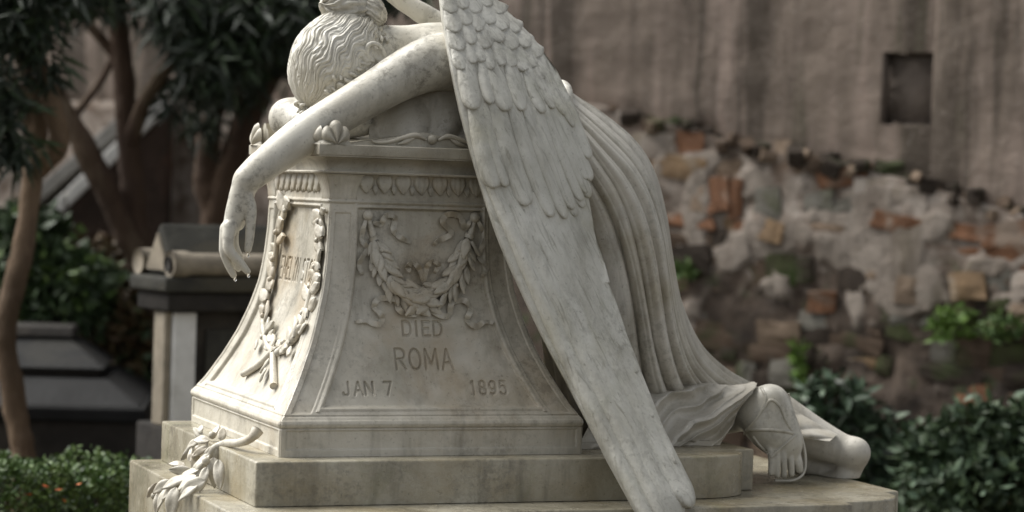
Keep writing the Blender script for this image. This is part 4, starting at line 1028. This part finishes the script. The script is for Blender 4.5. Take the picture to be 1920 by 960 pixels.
# body of the wall and the rubble footing
def footing(s0, s1, n1_, n2_):
    sv = np.linspace(s0, s1, n1_); tv = np.linspace(0, 1, n2_); S_, T_ = np.meshgrid(sv, tv, indexing='ij'); Z_ = -0.1 + (ledge(S_) + 0.1) * T_
    rel = 0.03 + 0.05 * fbm(np.stack([S_ * 5, Z_ * 5, 0 * S_], -1), 4, 2) + 0.10 * (1 - T_)
    m = np.zeros_like(S_); nz = fbm(np.stack([S_ * 4.5, Z_ * 4.5, 0 * S_ + 3], -1), 5, 33) + .35 * fbm(np.stack([S_ * 17, Z_ * 9, 0 * S_ + 3], -1), 3, 37)
    for px, py, rx, ry in ((1640, 470, 100, 95), (1700, 530, 60, 60), (1615, 560, 26, 60), (1475, 440, 60, 50), (1315, 400, 26, 95), (1420, 345, 50, 30), (1560, 395, 44, 32), (1330, 300, 40, 26), (1860, 500, 46, 26), (1385, 470, 30, 36), (1760, 425, 40, 30), (1250, 320, 20, 26), (1885, 565, 34, 20), (1500, 350, 40, 22), (1640, 370, 60, 22), (1245, 440, 24, 60)):
        c = wall_pt(px, py); kx = 11.9 / FPX; m = np.maximum(m, 1.25 - np.hypot((S_ - c[0]) / (rx * kx * 1.12), (Z_ - c[1]) / (ry * kx)) )
    m = sstep(0.24, 0.46, m + .85 * nz); rel = rel + m * (0.020 + .014 * nz - .5 * (rel - 0.03 - .10 * (1 - T_)))
    P = np.stack([S_, SGN * rel, Z_], -1)
    P = np.concatenate([P, np.stack([sv, SGN * (-0.45 + 0 * sv), ledge(sv) + .05 * fbm(np.stack([sv * 6, 0 * sv, 0 * sv], -1), 3)], -1)[:, None]], 1)
    M_ = np.concatenate([m, m[:, -1:]], 1)
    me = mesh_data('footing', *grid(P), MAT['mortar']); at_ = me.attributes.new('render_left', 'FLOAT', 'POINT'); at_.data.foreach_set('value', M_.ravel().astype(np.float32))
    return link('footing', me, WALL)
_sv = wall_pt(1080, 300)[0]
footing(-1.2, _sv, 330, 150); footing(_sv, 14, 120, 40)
SM = {}
for nm, a, b_, c3 in (('brick', (0.21, 0.105, 0.058), (0.14, 0.072, 0.042), (0.30, 0.24, 0.19)), ('ochre', (0.26, 0.175, 0.10), (0.19, 0.13, 0.08), (0.30, 0.26, 0.21)), ('pale', (0.40, 0.355, 0.31), (0.30, 0.25, 0.21), (0.24, 0.20, 0.15)), ('grey', (0.19, 0.18, 0.155), (0.12, 0.11, 0.09), (0.10, 0.105, 0.06)),
                      ('brown', (0.12, 0.085, 0.06), (0.075, 0.052, 0.036), (0.06, 0.06, 0.03)), ('dark', (0.055, 0.042, 0.032), (0.034, 0.026, 0.02), (0.04, 0.05, 0.02)), ('mossy', (0.06, 0.075, 0.028), (0.05, 0.045, 0.026), (0.045, 0.075, 0.02)), ('tan', (0.24, 0.18, 0.13), (0.165, 0.12, 0.085), None)):
    SM[nm] = mat_simple('stone_' + nm, a, b_, 9, .85, .7, .015, c3)
def rock_mesh(seed, mat, boxy):
    v, f = [], []
    bm = bmesh.new(); bmesh.ops.create_cube(bm, size=2.0); bmesh.ops.subdivide_edges(bm, edges=bm.edges, cuts=3, use_grid_fill=True)
    for w_ in bm.verts:
        co = np.array(w_.co); nrm = co / np.linalg.norm(co) * 1.25; co = co * boxy + nrm * (1 - boxy)
        co = co * (1 + 0.24 * float(fbm(co * 0.9 + seed * 5.3, 3, seed))); w_.co = co
    me = bpy.data.meshes.new('stone'); bm.to_mesh(me); bm.free()
    me.materials.append(mat); return me
ROCK = {k: [rock_mesh(i + 10 * j, SM[k], .95 if k == 'brick' else .86) for i in range(4)] for j, k in enumerate(SM)}
rs = random.Random(11); count = 0
srt = wall_pt(1990, 500)[0]; slf = wall_pt(1120, 300)[0]; z = 0.12; row = 0
def px_of(s, zc):
    p = WO + WE * s + np.array([0, 0, zc]) - _C; dd = p @ _fw
    return 960 + FPX * (p @ _R) / dd, 480 - FPX * (p @ _U) / dd
def hrow_z(s_, z_): return z_ + 0.05 * float(vnoise(np.array([s_ * 1.7, z_ * 3.0, 4.0])))
zrow = 0.10
while zrow < 2.2:
    hrow = rs.uniform(.075, .17); s = srt + rs.uniform(0, .2)
    while s < slf:
        wst = rs.choice([.07, .10, .14, .18, .24, .32]) * rs.uniform(.85, 1.2); hh = hrow * rs.uniform(.6, 1.15)
        top = float(ledge(s + wst / 2)); zc = hrow_z(s, zrow) + hrow / 2
        if zc + hh * .45 < top - .01 and rs.random() < .86:
            x_, y_ = px_of(s + wst / 2, zc); below = (y_ - np.interp(x_, [1130, 1920], [200, 400]))
            if below < 190: k = rs.choices(['pale', 'brick', 'ochre', 'tan', 'grey'], [.20, .24, .18, .26, .12])[0]
            elif below < 320: k = rs.choices(['brown', 'grey', 'brick', 'tan', 'mossy', 'dark'], [.34, .12, .08, .12, .12, .22])[0]
            else: k = rs.choices(['brown', 'dark', 'mossy', 'tan', 'ochre', 'grey', 'pale', 'brick'], [.32, .22, .12, .12, .05, .08, .04, .05])[0]
            o = link('stone', rs.choice(ROCK[k]), WALL)
            o.location = wpos(s + wst / 2, 0.02 + 0.09 * (1 - zc / top) + rs.uniform(-.06, -.028), zc + rs.uniform(-.02, .02))
            o.rotation_euler = (rs.choice((0, math.pi)) + rs.uniform(-.15, .15), rs.uniform(-.22, .22), rs.uniform(-.12, .12))
            o.scale = (wst / 2 * 1.08, rs.uniform(.055, .08), hh / 2 * 1.08); count += 1
        s += wst * rs.uniform(.9, 1.05) + rs.uniform(0, .015)
    zrow += hrow * .97
# loose stones along the broken ledge
for i in range(46):
    x = 1150 + i * 17.5; s, zz = wall_pt(x, float(np.interp(x, [1120, 1200, 1300, 1380, 1460, 1580, 1700, 1820, 1920], [196, 220, 240, 270, 285, 305, 335, 375, 402])))
    k = rs.choice(['brown', 'dark', 'tan', 'dark', 'brown', 'dark']); o = link('stone', rs.choice(ROCK[k]), WALL)
    o.location = wpos(s, rs.uniform(-.03, .06), zz + rs.uniform(-.04, .03)); o.rotation_euler = (rs.uniform(-.5, .5), rs.uniform(-.5, .5), rs.uniform(0, 3)); r_ = rs.uniform(.018, .042); o.scale = (r_ * 1.3, r_, r_ * .9)
# ------------------------------------------------------------------ foliage
def leaf_mat(name, c1, c2, rough=.6):
    m, nt, b = new_mat(name); t = NT(nt)
    c = t.mix(t.ramp(t.noise(t.mp((1, 1, 1)), 17, 3, .6), [(.35, 0.), (.65, 1.)]), c1, c2)
    nt.links.new(c, b.inputs['Base Color']); b.inputs['Roughness'].default_value = rough
    b.inputs['Subsurface Weight'].default_value = 0.0
    return m
MAT['leaf_dark'] = leaf_mat('leaf_dark', (0.009, 0.017, 0.008), (0.019, 0.029, 0.013))
MAT['leaf_mid'] = leaf_mat('leaf_mid', (0.022, 0.043, 0.015), (0.042, 0.068, 0.024))
MAT['leaf_hedge'] = leaf_mat('leaf_hedge', (0.045, 0.095, 0.020), (0.10, 0.15, 0.035))
MAT['leaf_blue'] = leaf_mat('leaf_bluegreen', (0.036, 0.066, 0.036), (0.070, 0.108, 0.056))
MAT['leaf_bright'] = leaf_mat('leaf_bright', (0.08, 0.16, 0.02), (0.12, 0.20, 0.03))
MAT['leaf_russet'] = leaf_mat('leaf_russet', (0.075, 0.042, 0.018), (0.10, 0.075, 0.03))
MAT['bark'] = mat_simple('bark', (0.085, 0.055, 0.036), (0.045, 0.028, 0.02), 7, .9, .9, .03, (0.12, 0.09, 0.06), (1, 1, .25))
MAT['bark_pale'] = mat_simple('bark_pale', (0.20, 0.140, 0.090), (0.12, 0.082, 0.055), 7, .9, .9, .03, (0.08, 0.055, 0.035), (1, 1, .3))
def leaf_cloud(pts, L, W, droop, seed):
    r = np.random.default_rng(seed); n = len(pts)
    d = r.normal(size=(n, 3)); d[:, 2] = d[:, 2] * .6 - droop; d /= np.linalg.norm(d, axis=1)[:, None]
    s = np.cross(d, r.normal(size=(n, 3))); s /= np.linalg.norm(s, axis=1)[:, None]; k = np.cross(d, s)
    l = L * r.uniform(.6, 1.25, n)[:, None]; w = W * r.uniform(.7, 1.2, n)[:, None]
    a = pts; b = pts + d * l * .45 + s * w + k * w * .3; c = pts + d * l + k * w * .15; e = pts + d * l * .45 - s * w + k * w * .3; m_ = pts + d * l * .5 - k * w * .1
    V = np.stack([a, b, c, e, m_], 1).reshape(-1, 3); i = np.arange(n)[:, None] * 5
    F_ = np.concatenate([i + np.array([[0, 4, 1]]), i + np.array([[1, 4, 2]]), i + np.array([[2, 4, 3]]), i + np.array([[3, 4, 0]])])
    return V, F_
def blob_points(c, r, n, seed, hollow=.45, lump=.35, fr=2.0):
    g_ = np.random.default_rng(seed); d = g_.normal(size=(n * 3, 3)); d /= np.linalg.norm(d, axis=1)[:, None]
    rad = g_.uniform(hollow ** 3, 1, n * 3) ** (1 / 3) * (1 + lump * fbm(d * fr + seed, 3, seed))
    p = d * rad[:, None]; keep_ = fbm(p * 2.6 + seed * 3, 3, seed + 5) > -.12
    return (np.asarray(c) + p[keep_][:n] * np.asarray(r))
def shrub(name, label, cat, blobs, L, W, mat, seed, droop=0.0, group=None, ground=0.0, extra=None):
    c0 = np.mean([b[0] for b in blobs], axis=0); root = thing(name, label, cat, (c0[0], c0[1], ground), 0, group); off = np.array([c0[0], c0[1], ground])
    pts = np.concatenate([blob_points(b[0], b[1], b[2], seed + i) for i, b in enumerate(blobs)])
    V, F_ = leaf_cloud(pts, L, W, droop, seed); tag(mobj('foliage', V - off, F_, mat, root, False), kind='stuff')
    tb = []
    rr = random.Random(seed)
    for b in blobs:
        for _ in range(5):
            e = np.asarray(b[0]) + np.array([rr.uniform(-.6, .6), rr.uniform(-.5, .5), rr.uniform(.1, .8)]) * np.asarray(b[1])
            s0 = np.array([e[0] * .4 + b[0][0] * .6, e[1] * .4 + b[0][1] * .6, ground]); 
            mobj('stem', *tube_mesh(smooth_path([s0 - off, (s0 * .45 + e * .55) + np.array([rr.uniform(-.04, .04), 0, 0]) - off, e - off], 10), np.linspace(.012, .004, 10), 6), MAT['bark'], root)
    if extra:
        V, F_ = leaf_cloud(pts[::extra[1]] + np.random.default_rng(seed).normal(size=pts[::extra[1]].shape) * .02, L, W, droop, seed + 1); tag(mobj('foliage', V - off, F_, extra[0], root, False), kind='stuff')
    return root
def B(px, py, d, rx, ry, n, rz=None):      # a clump: centre by pixel and depth, half sizes by pixel
    k = d / FPX; return (at(px, py, d), np.array([rx * k, (rz if rz else min(rx, ry)) * k, ry * k]), n)
# hedge in front at the left
hd = 8.6; hp = []
g_ = np.random.default_rng(5)
hx0, hx1 = at(-60, 900, hd)[0], at(290, 900, hd)[0]; hz1 = at(100, 872, hd)[2]
n = 9000; hp = np.stack([g_.uniform(hx0, hx1, n), g_.uniform(hd - .22, hd + .25, n), g_.uniform(0.05, hz1, n)], 1)
surf = g_.random(n); hp[surf < .45, 1] = hd - .22 + np.abs(g_.normal(size=(surf < .45).sum())) * .03; tm = surf > .72; hp[tm, 2] = hz1 - np.abs(g_.normal(size=tm.sum())) * .03
hp += 0.045 * np.stack([fbm(hp * 7, 2, 1), fbm(hp * 7, 2, 2), fbm(hp * 7, 2, 3) * 1.4], 1)
HEDGE = thing('clipped_hedge', 'low clipped green hedge with a few red leaves left of the steps', 'hedge', ((hx0 + hx1) / 2, hd, 0))
off = np.array([(hx0 + hx1) / 2, hd, 0]); V, F_ = leaf_cloud(hp, .026, .0085, -.3, 3); tag(mobj('foliage', V - off, F_, MAT['leaf_hedge'], HEDGE, False), kind='stuff')
V, F_ = leaf_cloud(hp[::5], .026, .0085, -.3, 9); tag(mobj('foliage', V - off, F_, MAT['leaf_mid'], HEDGE, False), kind='stuff')
MAT['leaf_red'] = leaf_mat('leaf_red', (0.42, 0.075, 0.02), (0.50, 0.16, 0.03))
rr_ = random.Random(4)
for px_, py_ in ((78, 908), (102, 918), (118, 938), (153, 905), (52, 928)):
    p = at(px_, py_, hd - .26); V, F_ = leaf_cloud(np.array([p]), .034, .012, 0, rr_.randint(0, 99)); mobj('red_leaf', V - off, F_, MAT['leaf_red'], HEDGE, False)
for i in range(8):
    x = hx0 + (hx1 - hx0) * (i + .5) / 8; mobj('stem', *tube_mesh(smooth_path([(x - off[0], 0, 0), (x - off[0] + .03, .02, hz1 * .5), (x - off[0] - .02, 0, hz1 * .92)], 8), np.linspace(.012, .005, 8), 6), MAT['bark'], HEDGE)
# shrubs
shrub('dark_shrub', 'dark blue-green shrub growing just beyond the statue feet', 'shrub', [B(1560, 765, 10.4, 60, 70, 450), B(1520, 830, 10.3, 60, 60, 375), B(1620, 840, 10.4, 70, 90, 525), B(1640, 920, 10.4, 70, 90, 600)], .08, .018, MAT['leaf_blue'], 21, .1, 'shrubs at the wall foot', 0, (MAT['leaf_dark'], 3))
shrub('broad_shrub', 'broad green shrub filling the lower right corner below the wall', 'shrub', [B(1850, 810, 9.9, 90, 60, 450), B(1770, 860, 9.9, 80, 70, 450), B(1880, 900, 9.8, 110, 90, 675), B(1760, 940, 9.8, 90, 80, 600), B(1950, 830, 9.9, 80, 100, 375)], .075, .018, MAT['leaf_mid'], 31, .0, 'shrubs at the wall foot', 0, (MAT['leaf_blue'], 2))
shrub('low_shrub', 'low leafy shrub between the other two at the wall foot', 'shrub', [B(1690, 900, 10.6, 60, 60, 375), B(1560, 930, 10.8, 90, 60, 450)], .075, .018, MAT['leaf_dark'], 41, .0, 'shrubs at the wall foot', 0, (MAT['leaf_mid'], 3))
for k, (x, y, rx, ry, n, lb) in enumerate(((1785, 610, 44, 34, 240, 'bright green fern tuft rooted in the wall at the right'), (1880, 620, 44, 26, 160, 'green weed tuft rooted in the wall near the right edge'), (1495, 690, 10, 52, 120, 'thin upright green weed growing against the wall'), (1285, 512, 26, 20, 90, 'mossy tuft on the wall just behind the skirt'))):
    w3 = at(x, y, float((WO - _C) @ WN / (ray(x, y) @ WN)) - .16); k_ = 11.5 / FPX
    root = thing('wall_weed', lb, 'weed', w3, 0, 'weeds in the wall')
    pts = blob_points((0, 0, 0), (rx * k_, .05, ry * k_), n, 60 + k, .1); V, F_ = leaf_cloud(pts, .06, .012, -.5, 70 + k); tag(mobj('foliage', V, F_, MAT['leaf_bright'] if k in (0, 2) else MAT['leaf_hedge'], root, False), kind='stuff')
shrub('leafy_bush', 'dense green bush behind the slender pale trunk at the left', 'shrub', [B(40, 470, 11.5, 100, 90, 1500), B(120, 540, 11.4, 100, 80, 1500), B(20, 580, 11.4, 90, 70, 1200)], .085, .024, MAT['leaf_mid'], 51, .1, None, 0, (MAT['leaf_hedge'], 4))
shrub('russet_bush', 'brownish autumn bush behind the dark slab tomb', 'shrub', [B(230, 590, 11.7, 90, 90, 1300), B(190, 500, 11.8, 60, 60, 375), B(270, 680, 11.7, 60, 80, 900)], .075, .02, MAT['leaf_russet'], 56, .1, None, 0, (MAT['leaf_mid'], 5))
# trees
def tree(name, label, limbs, clumps, bark, leafm, seed, L=.15, W=.012, droop=1.0, z0=0.0, second=None, far=1.0):
    limbs = [([(x, y, d * far) for x, y, d in pth], r0, r1) for pth, r0, r1 in limbs]; clumps = [(_C + (b[0] - _C) * far, b[1] * far, b[2]) for b in clumps]
    p0 = at(*limbs[0][0][0]); root = thing(name, label, 'tree', (p0[0], p0[1], z0)); off = np.array([p0[0], p0[1], z0])
    for i, (pth, r0, r1) in enumerate(limbs):
        pts = [at(*p) for p in pth]
        if i == 0: pts = [np.array([pts[0][0], pts[0][1], z0 - .05])] + pts
        P = smooth_path(pts, 12 * len(pts)); k = pth[0][2] / FPX
        mobj('trunk' if i == 0 else 'limb', *tube_mesh(P - off, np.linspace(r0, r1, len(P)) * k, 12, .25, seed + i), bark, root)
    if clumps:
        pts = np.concatenate([blob_points(b[0], b[1], b[2], seed + 7 * i, .1, .4) for i, b in enumerate(clumps)])
        V, F_ = leaf_cloud(pts, L, W, droop, seed); tag(mobj('crown', V - off, F_, leafm, root, False), kind='stuff')
        if second: V, F_ = leaf_cloud(pts[::3] + .03, L, W, droop, seed + 3); tag(mobj('crown', V - off, F_, second, root, False), kind='stuff')
    return root
tree('slender_tree', 'slender tree with pale bent trunk at the far left', [([(42, 870, 9.4), (28, 760, 9.4), (8, 620, 9.4), (40, 480, 9.45), (62, 330, 9.5), (70, 200, 9.5), (30, 60, 9.5), (10, -80, 9.5)], 25, 17), ([(62, 320, 9.5), (110, 270, 9.45), (95, 190, 9.4), (60, 60, 9.4)], 24, 14), ([(68, 250, 9.5), (20, 150, 9.5), (-40, 60, 9.5)], 16, 8)],
     [B(30, 30, 9.3, 80, 60, 420), B(-5, 190, 9.3, 55, 90, 260), B(60, -40, 9.3, 130, 50, 420), B(85, 120, 9.35, 30, 40, 60), B(15, 270, 9.3, 45, 45, 120)], MAT['bark_pale'], MAT['leaf_dark'], 101, second=MAT['leaf_mid'], far=1.06)
tree('forked_tree', 'dark forked tree standing between the pale tree and the gabled tomb', [([(335, 860, 10.6), (318, 700, 10.6), (295, 580, 10.6), (262, 470, 10.6), (245, 330, 10.6), (235, 180, 10.6), (222, 40, 10.6), (215, -80, 10.6)], 28, 19), ([(292, 570, 10.6), (225, 410, 10.55), (165, 290, 10.5), (110, 190, 10.5), (60, 110, 10.5), (-20, 40, 10.5)], 26, 17), ([(238, 130, 10.6), (180, 60, 10.6), (120, 0, 10.6)], 12, 8), ([(130, 230, 10.5), (190, 150, 10.7), (215, 100, 10.7)], 9, 6), ([(240, 280, 10.6), (272, 190, 10.5), (330, 110, 10.4), (420, 40, 10.4)], 17, 9)],
     [B(170, -20, 10.4, 110, 45, 260), B(345, 20, 10.3, 90, 60, 450), B(390, 110, 10.3, 65, 75, 460), B(470, 30, 10.4, 100, 70, 700), B(330, 170, 10.5, 35, 45, 60)], MAT['bark'], MAT['leaf_dark'], 131, second=MAT['leaf_mid'], far=1.10)
tree('leaning_tree', 'dark leaning trunk tree rising behind the drooping marble arm', [([(440, 700, 12.0), (420, 560, 12.0), (405, 420, 12.0), (440, 290, 12.0), (490, 160, 12.0), (560, 40, 12.0), (620, -60, 12.0)], 34, 24), ([(405, 420, 12.0), (385, 310, 12.0), (405, 180, 12.0), (420, 60, 12.0), (415, -60, 12.0)], 26, 16), ([(430, 320, 12), (470, 270, 12), (540, 240, 12)], 14, 8)],
     [B(520, 60, 11.8, 70, 80, 420), B(560, -10, 11.8, 110, 60, 500), B(440, 120, 11.8, 70, 80, 330), B(380, 230, 11.8, 30, 50, 60), B(680, -20, 12.2, 120, 40, 300)], MAT['bark'], MAT['leaf_dark'], 161, second=MAT['leaf_mid'])

# ------------------------------------------------------------------ sloping coping and bank at the left
MAT['coping'] = mat_simple('pale_coping', (0.68, 0.67, 0.64), (0.52, 0.51, 0.48), 6, .6, .3, .01)
MAT['slab'] = mat_simple('grey_slab', (0.19, 0.185, 0.175), (0.115, 0.11, 0.10), 5, .6, .4, .02)
MAT['bank'] = mat_simple('earth_bank', (0.060, 0.040, 0.030), (0.030, 0.021, 0.016), 5, .95, .8, .05, (0.11, 0.06, 0.04))
RAMP = thing('sloping_ramp', 'sloping grey ramp with white stone coping climbing behind the trees', 'ramp', at(60, 640, 13.2) * np.array([1, 1, 0]))
off = np.array([*at(60, 640, 13.2)[:2], 0.0])
def bar(a, b, wy, wz_, name, mat, parent, off, drop=None):
    a = np.asarray(a) - off; b = np.asarray(b) - off; y = np.array([0, wy, 0]); zt = np.array([0, 0, wz_])
    v = [a, a + y, b + y, b, a - zt, a + y - zt, b + y - zt, b - zt]
    if drop is not None:
        for i in range(4, 8): v[i] = np.array([v[i][0], v[i][1], drop])
    f = [[0, 1, 2, 3][::-1], [4, 5, 6, 7], [0, 1, 5, 4], [1, 2, 6, 5], [2, 3, 7, 6], [3, 0, 4, 7]]
    me = mesh_data(name, v, f, mat, False); bevel_mesh(me, .012, 2); return link(name, me, parent)
for k in range(4):                       # coping blocks
    u0, u1 = k / 4 + .006, (k + 1) / 4 - .006
    a = at(60 + 255 * u0, 418 - 248 * u0, 13.2); b = at(60 + 255 * u1, 418 - 248 * u1, 13.2); bar(a, b, .22, .105, 'coping_stone', MAT['coping'], RAMP, off)
bar(at(58, 452, 13.22), at(318, 200, 13.22), .18, .02, 'ramp_wall', MAT['bank'], RAMP, off, 0.0)
bar(at(10, 400, 13.45), at(300, 150, 13.45), 1.1, .1, 'ramp_surface', MAT['slab'], RAMP, off)
# earth bank behind tombs
nb1, nb2 = 120, 30; P = np.zeros((nb1, nb2, 3))
for i, x in enumerate(np.linspace(-6.0, 1.2, nb1)):
    for j, t in enumerate(np.linspace(0, 1, nb2)):
        hgt = 0.95 + .25 * math.sin(x * 1.3) ; P[i, j] = (x, 12.35 + 1.3 * t - .12 * x * 0, hgt * sstep(0, 1, t) * 1.15)
P += .10 * fbm(P * 3, 4, 5)[..., None] * np.array([0, .5, 1])
tag(mobj('earth_bank', *grid(P), MAT['bank']), kind='structure')

# ------------------------------------------------------------------ tombs at the left
MAT['tomb_dark'] = mat_simple('tomb_dark_stone', (0.036, 0.032, 0.028), (0.020, 0.018, 0.016), 6, .85, .5, .015, (0.055, 0.048, 0.04))
MAT['tomb_roof'] = mat_simple('tomb_roof_stone', (0.062, 0.060, 0.050), (0.034, 0.033, 0.029), 7, .8, .5, .015, (0.07, 0.062, 0.045))
MAT['tomb_pale'] = mat_simple('tomb_pale_stone', (0.72, 0.71, 0.69), (0.56, 0.55, 0.53), 5, .6, .3, .01, (0.42, 0.41, 0.38))
MAT['tomb_buff'] = mat_simple('tomb_buff_stone', (0.30, 0.26, 0.20), (0.18, 0.155, 0.12), 8, .7, .4, .01)
DT = 9.3; kt = DT / FPX
tc = at(328, 560, DT); RZT = 0.58
TOMB = thing('gabled_tomb', 'tall gabled stone tomb with rolled scroll edge and pale pillar behind the marble hand', 'tomb', (tc[0], tc[1], 0), RZT)
def tb(name, x0, x1, y0, y1, z0, z1, mat, bev=.012, parent=TOMB):
    me = mesh_data(name, *box(x0, x1, y0, y1, z0, z1), mat, False); bevel_mesh(me, bev, 2); return link(name, me, parent)
zt = lambda py: float(at(320, py, DT)[2])
wt = 0.42                                     # front half width along its long side
tb('plinth', -.035, .62, -.03, .25, 0, zt(800), MAT['tomb_dark'])
tb('pillar', 0.0, .098, -.0, .10, zt(800) + .001, zt(585), MAT['tomb_pale'])
tb('pillar', -.03, -.002, .02, .12, zt(800) + .001, zt(585), MAT['tomb_buff'], .005)
tb('chest', .105, .56, .06, .22, zt(800) + .001, zt(560), MAT['tomb_dark'])
tb('panel', .16, .50, .045, .062, zt(770), zt(620), MAT['tomb_roof'], .006)
tb('lintel', -.05, .62, -.05, .24, zt(584), zt(548), MAT['tomb_dark'])
tb('lintel', -.075, .64, -.075, .26, zt(547), zt(518), MAT['tomb_roof'])
# roof: ridge runs along x, gable end at the left
gz0, gz1 = zt(517), zt(418)
v = [(-.03, -.06, gz0), (-.03, .24, gz0), (-.03, .09, gz1), (.66, -.06, gz0), (.66, .24, gz0), (.66, .09, gz1)]
me = mesh_data('roof', v, [[0, 2, 1], [3, 4, 5], [0, 3, 5, 2], [1, 2, 5, 4], [0, 1, 4, 3]], MAT['tomb_roof'], False); bevel_mesh(me, .014, 2); RF = link('roof', me, TOMB)
v = [(-.040, -.01, gz0 + .02), (-.040, .19, gz0 + .02), (-.040, .09, gz1 - .04), (-.031, -.01, gz0 + .02), (-.031, .19, gz0 + .02), (-.031, .09, gz1 - .04)]
me = mesh_data('gable_panel', v, [[0, 1, 2][::-1], [3, 4, 5], [0, 1, 4, 3], [1, 2, 5, 4], [2, 0, 3, 5]], MAT['tomb_buff'], False); link('gable_panel', me, RF)
for yy in (-.05, .24):
    P = np.array([(x, yy, zt(494)) for x in np.linspace(-.05, .66, 24)]); rad_ = np.where(np.abs(np.linspace(0, 1, 24) - .04) < .05, .052, .044)
    mobj('scroll', *tube_mesh(P, rad_, 20), MAT['tomb_buff'], TOMB)
P = np.array([(x, -.05, zt(494)) for x in (-.062, -.051)]); mobj('scroll_end', *tube_mesh(P, np.array([.03, .03]), 16), MAT['tomb_dark'], TOMB)
# low dark slab tomb
DS = 10.4; sc_ = at(120, 870, DS); SL = thing('slab_tomb', 'low dark stone tomb with tiered sloping lid at the far left', 'tomb', (sc_[0], sc_[1], 0), 0.10)
zs_ = lambda py: float(at(120, py, DS)[2]); xs_ = lambda px: float(at(px, 700, DS)[0] - sc_[0])
def frust(name, x0, x1, X0, X1, y0, y1, Y0, Y1, z0, z1, mat):
    v = [(x0, y0, z0), (x1, y0, z0), (x1, y1, z0), (x0, y1, z0), (X0, Y0, z1), (X1, Y0, z1), (X1, Y1, z1), (X0, Y1, z1)]
    me = mesh_data(name, v, [[3, 2, 1, 0], [4, 5, 6, 7], [0, 1, 5, 4], [1, 2, 6, 5], [2, 3, 7, 6], [3, 0, 4, 7]], mat, False); bevel_mesh(me, .012, 2); return link(name, me, SL)
MAT['slate'] = mat_simple('tomb_slate', (0.016, 0.016, 0.016), (0.010, 0.010, 0.010), 5, .8, .4, .012, (0.024, 0.023, 0.020))
frust('chest', xs_(-120), xs_(268), xs_(-120), xs_(268), 0, 1.2, 0, 1.2, -.02, zs_(790), MAT['tomb_dark'])
frust('ledge', xs_(-130), xs_(276), xs_(-130), xs_(272), -.03, 1.23, -.03, 1.23, zs_(789), zs_(762), MAT['slate'])
frust('lid', xs_(-120), xs_(266), xs_(-90), xs_(196), -.01, 1.2, .22, 1.0, zs_(761), zs_(716), MAT['slate'])
frust('riser', xs_(-80), xs_(176), xs_(-80), xs_(176), .28, .94, .28, .94, zs_(715), zs_(700), MAT['tomb_dark'])
frust('lid', xs_(-88), xs_(190), xs_(-40), xs_(112), .24, .98, .5, .8, zs_(699), zs_(646), MAT['slate'])
frust('ridge', xs_(-50), xs_(122), xs_(-48), xs_(118), .47, .82, .5, .8, zs_(645), zs_(626), MAT['tomb_dark'])
